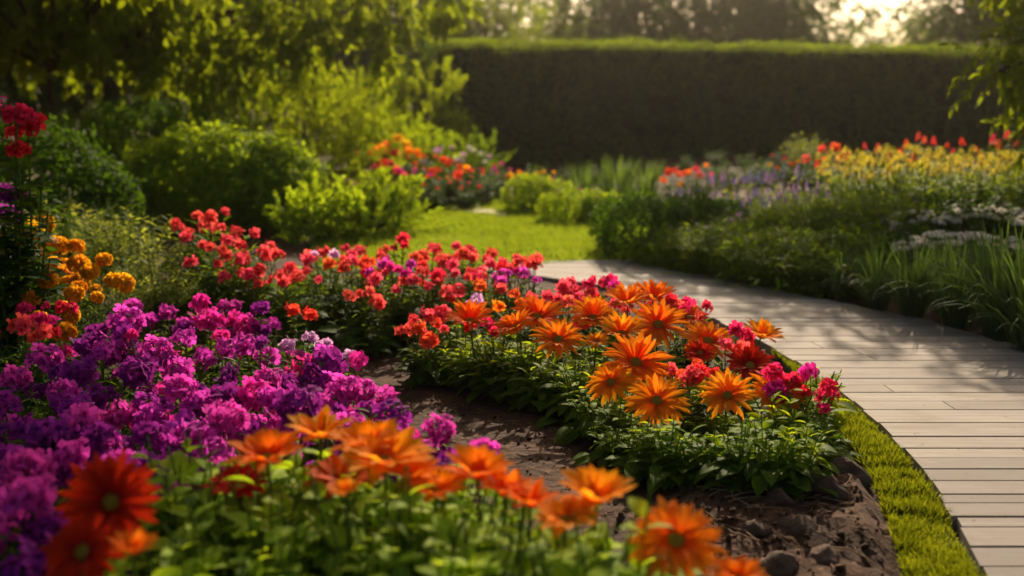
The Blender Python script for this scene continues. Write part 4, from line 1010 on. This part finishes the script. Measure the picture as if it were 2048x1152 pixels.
def trunk_mesh(base, fork, lobes, r, seed):
    rs = np.random.default_rng(seed); mb = MB(); base, fork = np.array(base, float), np.array(fork, float)
    ts = np.linspace(0, 1, 9)[:, None]; pts = base + (fork - base) * ts; pts[:, 0] += .03 * np.sin(ts[:, 0] * 5)
    mb.add(*tube(pts, np.linspace(r * 1.25, r * .85, 9), 9))
    for l in lobes:
        t = np.array(l[:3]); c = (fork + t) / 2 + np.array([0, 0, .12 * np.linalg.norm(t - fork)]) + rs.normal(0, .05, 3)
        u = np.linspace(0, 1, 8)[:, None]; b = (1 - u) ** 2 * fork + 2 * u * (1 - u) * c + u ** 2 * t
        mb.add(*tube(b, np.linspace(r * .6, r * .12, 8), 6))
        for k in range(4):
            e_ = t + unit(rs.normal(0, 1, 3)) * l[3] * .85; s_ = b[rs.integers(4, 8)]
            mb.add(*tube(s_ + (e_ - s_) * np.linspace(0, 1, 4)[:, None] + np.array([0, 0, .03]) * np.sin(np.linspace(0, 3.14, 4))[:, None], np.linspace(r * .16, r * .05, 4), 4))
    return mb.mesh('trunk', M['bark'], True)
# left overhanging tree; unseen lobes near the viewer added to shade the left bed
lt = [(-5.32, 11.51, 2.36, 1.23), (-4.03, 11.22, 2.0, 0.89), (-3.03, 11.36, 2.04, 0.79, 0.4), (-2.16, 11.51, 1.88, 0.42, 0.7), (-1.3, 11.79, 1.92, 0.36, 0.8), (-0.68, 11.94, 2.0, 0.32, 0.8), (-1.75, 11.6, 1.8, 0.3, 0.7), (-2.6, 8.4, 2.6, 0.85), (-3.8, 7.0, 2.6, 0.85), (-2.88, 11.36, 1.26, 0.32, 0.8), (-3.39, 11.36, 1.4, 0.35, 0.8), (-2.08, 11.51, 1.61, 0.29, 0.8), (-1.26, 11.66, 1.61, 0.24, 0.8), (-1.33, 11.66, 1.4, 0.15, 0.8), (-2.52, 11.51, 1.52, 0.29, 0.8), (-2.8, 6.4, 2.9, 0.8), (-3.3, 5.4, 2.8, 0.8), (-2.2, 5.2, 3.0, 0.7), (-1.3, 6.2, 3.0, 0.65), (-0.7, 7.2, 2.9, 0.5), (-1.5, 4.6, 2.7, 0.55), (-4.4, 6.2, 2.5, 0.8), (-6.62, 10.94, 2.0, 1.0), (-0.12, 6.25, 2.7, 0.15, 5), (-0.75, 6.6, 2.75, 0.4, 2), (-0.95, 7.2, 2.75, 0.42, 2), (-4.89, 12.66, 2.29, 1.15), (-3.88, 12.51, 2.44, 0.72)]
root = tag(empty('tree', (-4.6, 11.5, 0)), 'spreading tree with a slim trunk overhanging the left side', 'tree')
off = lambda ls, b: [(l[0] - b[0], l[1] - b[1], l[2] - b[2], *l[3:]) for l in ls]
lt_ = off(lt, (-4.6, 11.5, 0))
obj('crown', crown_mesh(lt_, 560, .105, M['tree'], 60, .24, 10, LEAF_MID), root)
obj('trunk', trunk_mesh((0, 0, 0), (.02, .02, 1.25), lt_, .035, 61), root)
# right tree at the picture edge; unseen upper lobes added to shade the boardwalk
rt = [(2.95, 8.5, 2.45, .5), (3.5, 8.6, 2.3, .6), (2.6, 9.5, 2.5, .48), (2.25, 10.3, 2.6, .45), (1.85, 11.1, 2.7, .42), (3.9, 8.6, 2.2, .6), (3.15, 7.0, 1.30, .34, .35), (3.05, 6.9, 1.22, .2, .5), (2.9, 6.9, 1.14, .2, .6), (3.3, 7.0, 1.0, .24, .6), (3.18, 6.9, .76, .13), (3.4, 7.1, 1.45, .35), (3.75, 7.1, 1.5, .45), (4.3, 7.2, 2.0, .8), (4.9, 7.0, 2.3, .85), (4.4, 6.6, 2.7, .7), (5.2, 7.6, 1.7, .7), (3.9, 7.6, 2.4, .6)]
root = tag(empty('tree', (4.6, 7.2, .1)), 'tree with bright leafy branches reaching in at the right edge', 'tree')
rt_ = off(rt, (4.6, 7.2, .1))
obj('crown', crown_mesh(rt_, 800, .065, M['tree'], 62, .2, 10, LEAF_MID), root)
obj('trunk', trunk_mesh((0, 0, 0), (.05, 0, 1.2), rt_, .05, 63), root)
# trees behind the hedge
def far_tree(kind, seed, hgt, dn=170):
    rs = np.random.default_rng(seed); L = []
    for k in range(11):
        a = k * 2.4; t = k / 10; r = hgt * .26 * (1 - .45 * abs(t - .4)); q = hgt * .24 * (1 - .6 * t)
        L.append((math.cos(a) * q, math.sin(a) * q, hgt * (.28 + .6 * t), r * rs.uniform(.7, 1.05)))
    return (crown_mesh(L, dn, .12, kind, seed + 1, .38, 10, LEAF_LO), trunk_mesh((0, 0, 0), (0, 0, hgt * .3), L, hgt * .025, seed + 2))
FT = [far_tree(M['tree'], 400, 4.6, 90), far_tree(M['tree_dark'], 410, 5.0), far_tree(M['tree_dark'], 420, 4.4), far_tree(M['tree'], 430, 3.6, 110)]
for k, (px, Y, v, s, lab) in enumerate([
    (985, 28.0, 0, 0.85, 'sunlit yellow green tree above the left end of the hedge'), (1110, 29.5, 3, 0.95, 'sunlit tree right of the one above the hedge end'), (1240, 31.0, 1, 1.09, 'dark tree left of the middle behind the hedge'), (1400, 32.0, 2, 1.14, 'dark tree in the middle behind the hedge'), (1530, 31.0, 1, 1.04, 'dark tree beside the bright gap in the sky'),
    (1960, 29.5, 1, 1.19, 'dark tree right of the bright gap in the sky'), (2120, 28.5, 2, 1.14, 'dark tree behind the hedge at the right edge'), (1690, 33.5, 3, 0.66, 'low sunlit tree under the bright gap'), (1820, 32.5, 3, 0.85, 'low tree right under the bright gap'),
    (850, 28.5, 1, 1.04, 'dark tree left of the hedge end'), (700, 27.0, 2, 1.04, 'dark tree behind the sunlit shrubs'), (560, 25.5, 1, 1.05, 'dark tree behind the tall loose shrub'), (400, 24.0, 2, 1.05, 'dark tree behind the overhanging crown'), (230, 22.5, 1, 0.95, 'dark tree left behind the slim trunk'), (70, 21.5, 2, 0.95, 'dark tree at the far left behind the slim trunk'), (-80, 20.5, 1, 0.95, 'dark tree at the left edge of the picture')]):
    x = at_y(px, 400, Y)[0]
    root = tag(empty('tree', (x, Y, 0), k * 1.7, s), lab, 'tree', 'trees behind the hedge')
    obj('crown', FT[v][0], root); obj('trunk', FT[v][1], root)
# loose shrubs
LOOSE = [  # px, distance, lobes, leaf, density, material, label
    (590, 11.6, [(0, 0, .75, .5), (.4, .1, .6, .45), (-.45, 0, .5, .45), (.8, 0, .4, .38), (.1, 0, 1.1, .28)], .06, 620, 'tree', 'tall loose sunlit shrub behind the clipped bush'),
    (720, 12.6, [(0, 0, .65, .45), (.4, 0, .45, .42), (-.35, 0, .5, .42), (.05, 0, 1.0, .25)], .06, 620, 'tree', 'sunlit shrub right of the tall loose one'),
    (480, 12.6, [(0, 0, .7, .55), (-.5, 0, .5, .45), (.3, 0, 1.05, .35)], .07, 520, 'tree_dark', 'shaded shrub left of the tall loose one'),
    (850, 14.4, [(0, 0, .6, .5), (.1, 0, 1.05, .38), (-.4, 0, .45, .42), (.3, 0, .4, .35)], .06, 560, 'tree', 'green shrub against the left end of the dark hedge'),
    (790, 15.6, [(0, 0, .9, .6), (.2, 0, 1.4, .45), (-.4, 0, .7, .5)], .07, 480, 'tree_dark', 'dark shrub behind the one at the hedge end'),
    (190, 9.6, [(0, 0, .4, .32), (.1, .1, .62, .24), (-.2, 0, .5, .26), (.28, 0, .3, .24)], .055, 900, 'mid', 'loose green shrub between the slim trunk and the clipped bush'),
    (390, 10.8, [(0, 0, .55, .4), (.4, 0, .45, .35), (-.4, 0, .45, .38)], .06, 620, 'mid', 'green shrub rising behind the left half of the clipped bush'),
    (655, 10.2, [(0, 0, .35, .32), (.3, 0, .28, .28)], .055, 700, 'tree', 'yellow green shrub behind the right end of the clipped bush'),
    (780, 11.9, [(0, 0, .40, .38), (.35, 0, .35, .32)], .055, 700, 'bush', 'green shrub behind the orange flowers of the far bed'),
    (910, 12.6, [(0, 0, .28, .3), (.3, 0, .26, .28)], .05, 700, 'mid', 'low green shrub before the left end of the hedge'),
    (735, 8.2, [(0, 0, .15, .26), (.25, .1, .13, .2), (-.26, 0, .14, .22), (.1, -.1, .22, .16)], .045, 1500, 'bush', 'low lime green shrub glowing in the sun beside the lawn'),
    (640, 7.8, [(0, 0, .13, .22), (.2, -.1, .12, .18), (-.15, 0, .15, .18)], .045, 1500, 'lime', 'low lime green shrub between the clipped bush and the red band'),
]
for k, (px, Y, lobes, leaf, dn, mat, lab) in enumerate(LOOSE):
    x = at_y(px, 400, Y)[0]
    root = tag(empty('shrub', (x, Y, g(x, Y))), lab, 'shrub', 'garden shrubs')
    obj('foliage', crown_mesh(lobes, dn, leaf, M[mat], 500 + k, leaf * 3, 10, LEAF_MID if Y < 10 else LEAF_LO, -.8, 'foliage'), root)
    obj('branches', twigs_mesh([(a, b, c, r, r, r) for a, b, c, r in lobes], (0, 0, 0), 520 + k), root)
# far woods closing the view
rs2 = np.random.default_rng(70); n = 5200
u = rs2.uniform(-24, 34, n); dpt = 42 + rs2.uniform(0, 10, n)
gapx = np.exp(-((u - 15.5) / 2.6) ** 2)
top = 5.6 - 1.9 * gapx - 1.8 * np.exp(-((u - 7) / 3.5) ** 2) + 1.3 * np.sin(u * .7) + .6 * np.sin(u * 2.3)
L = np.column_stack([u, dpt, top * rs2.random(n) ** .8])
mb = MB(); SPR = sprig_t(rs2, 9, .26, .9, LEAF_LO)
mb.stamp(SPR, L, frames(rs2.normal(0, 1, (n, 3)), rs2.normal(0, 1, (n, 3))), rs2.uniform(.7, 1.3, n))
tag(obj('far_woods', mb.mesh('far_woods', M['tree_dark'])), 'distant wood closing the view behind the garden', 'woods', kind='stuff')

# ------------------------------------------------------------------ haze
m, t, N, L = new_mat('haze')
out = N.new("ShaderNodeOutputMaterial"); v = N.new("ShaderNodeVolumePrincipled")
v.inputs["Color"].default_value = (1, .93, .80, 1); v.inputs["Density"].default_value = .0008; v.inputs["Anisotropy"].default_value = .87
L.new(v.outputs[0], out.inputs["Volume"])
mb = MB(); V = [(x, y, z) for z in (-1.2, 8.0) for x, y in ((-30, -3), (42, -3), (42, 58), (-30, 58))]
mb.add(V, [(3, 2, 1, 0), (4, 5, 6, 7), (0, 1, 5, 4), (1, 2, 6, 5), (2, 3, 7, 6), (3, 0, 4, 7)])
o = tag(obj('haze', mb.mesh('haze', m)), 'warm golden evening haze in the garden air', 'haze', kind='stuff')
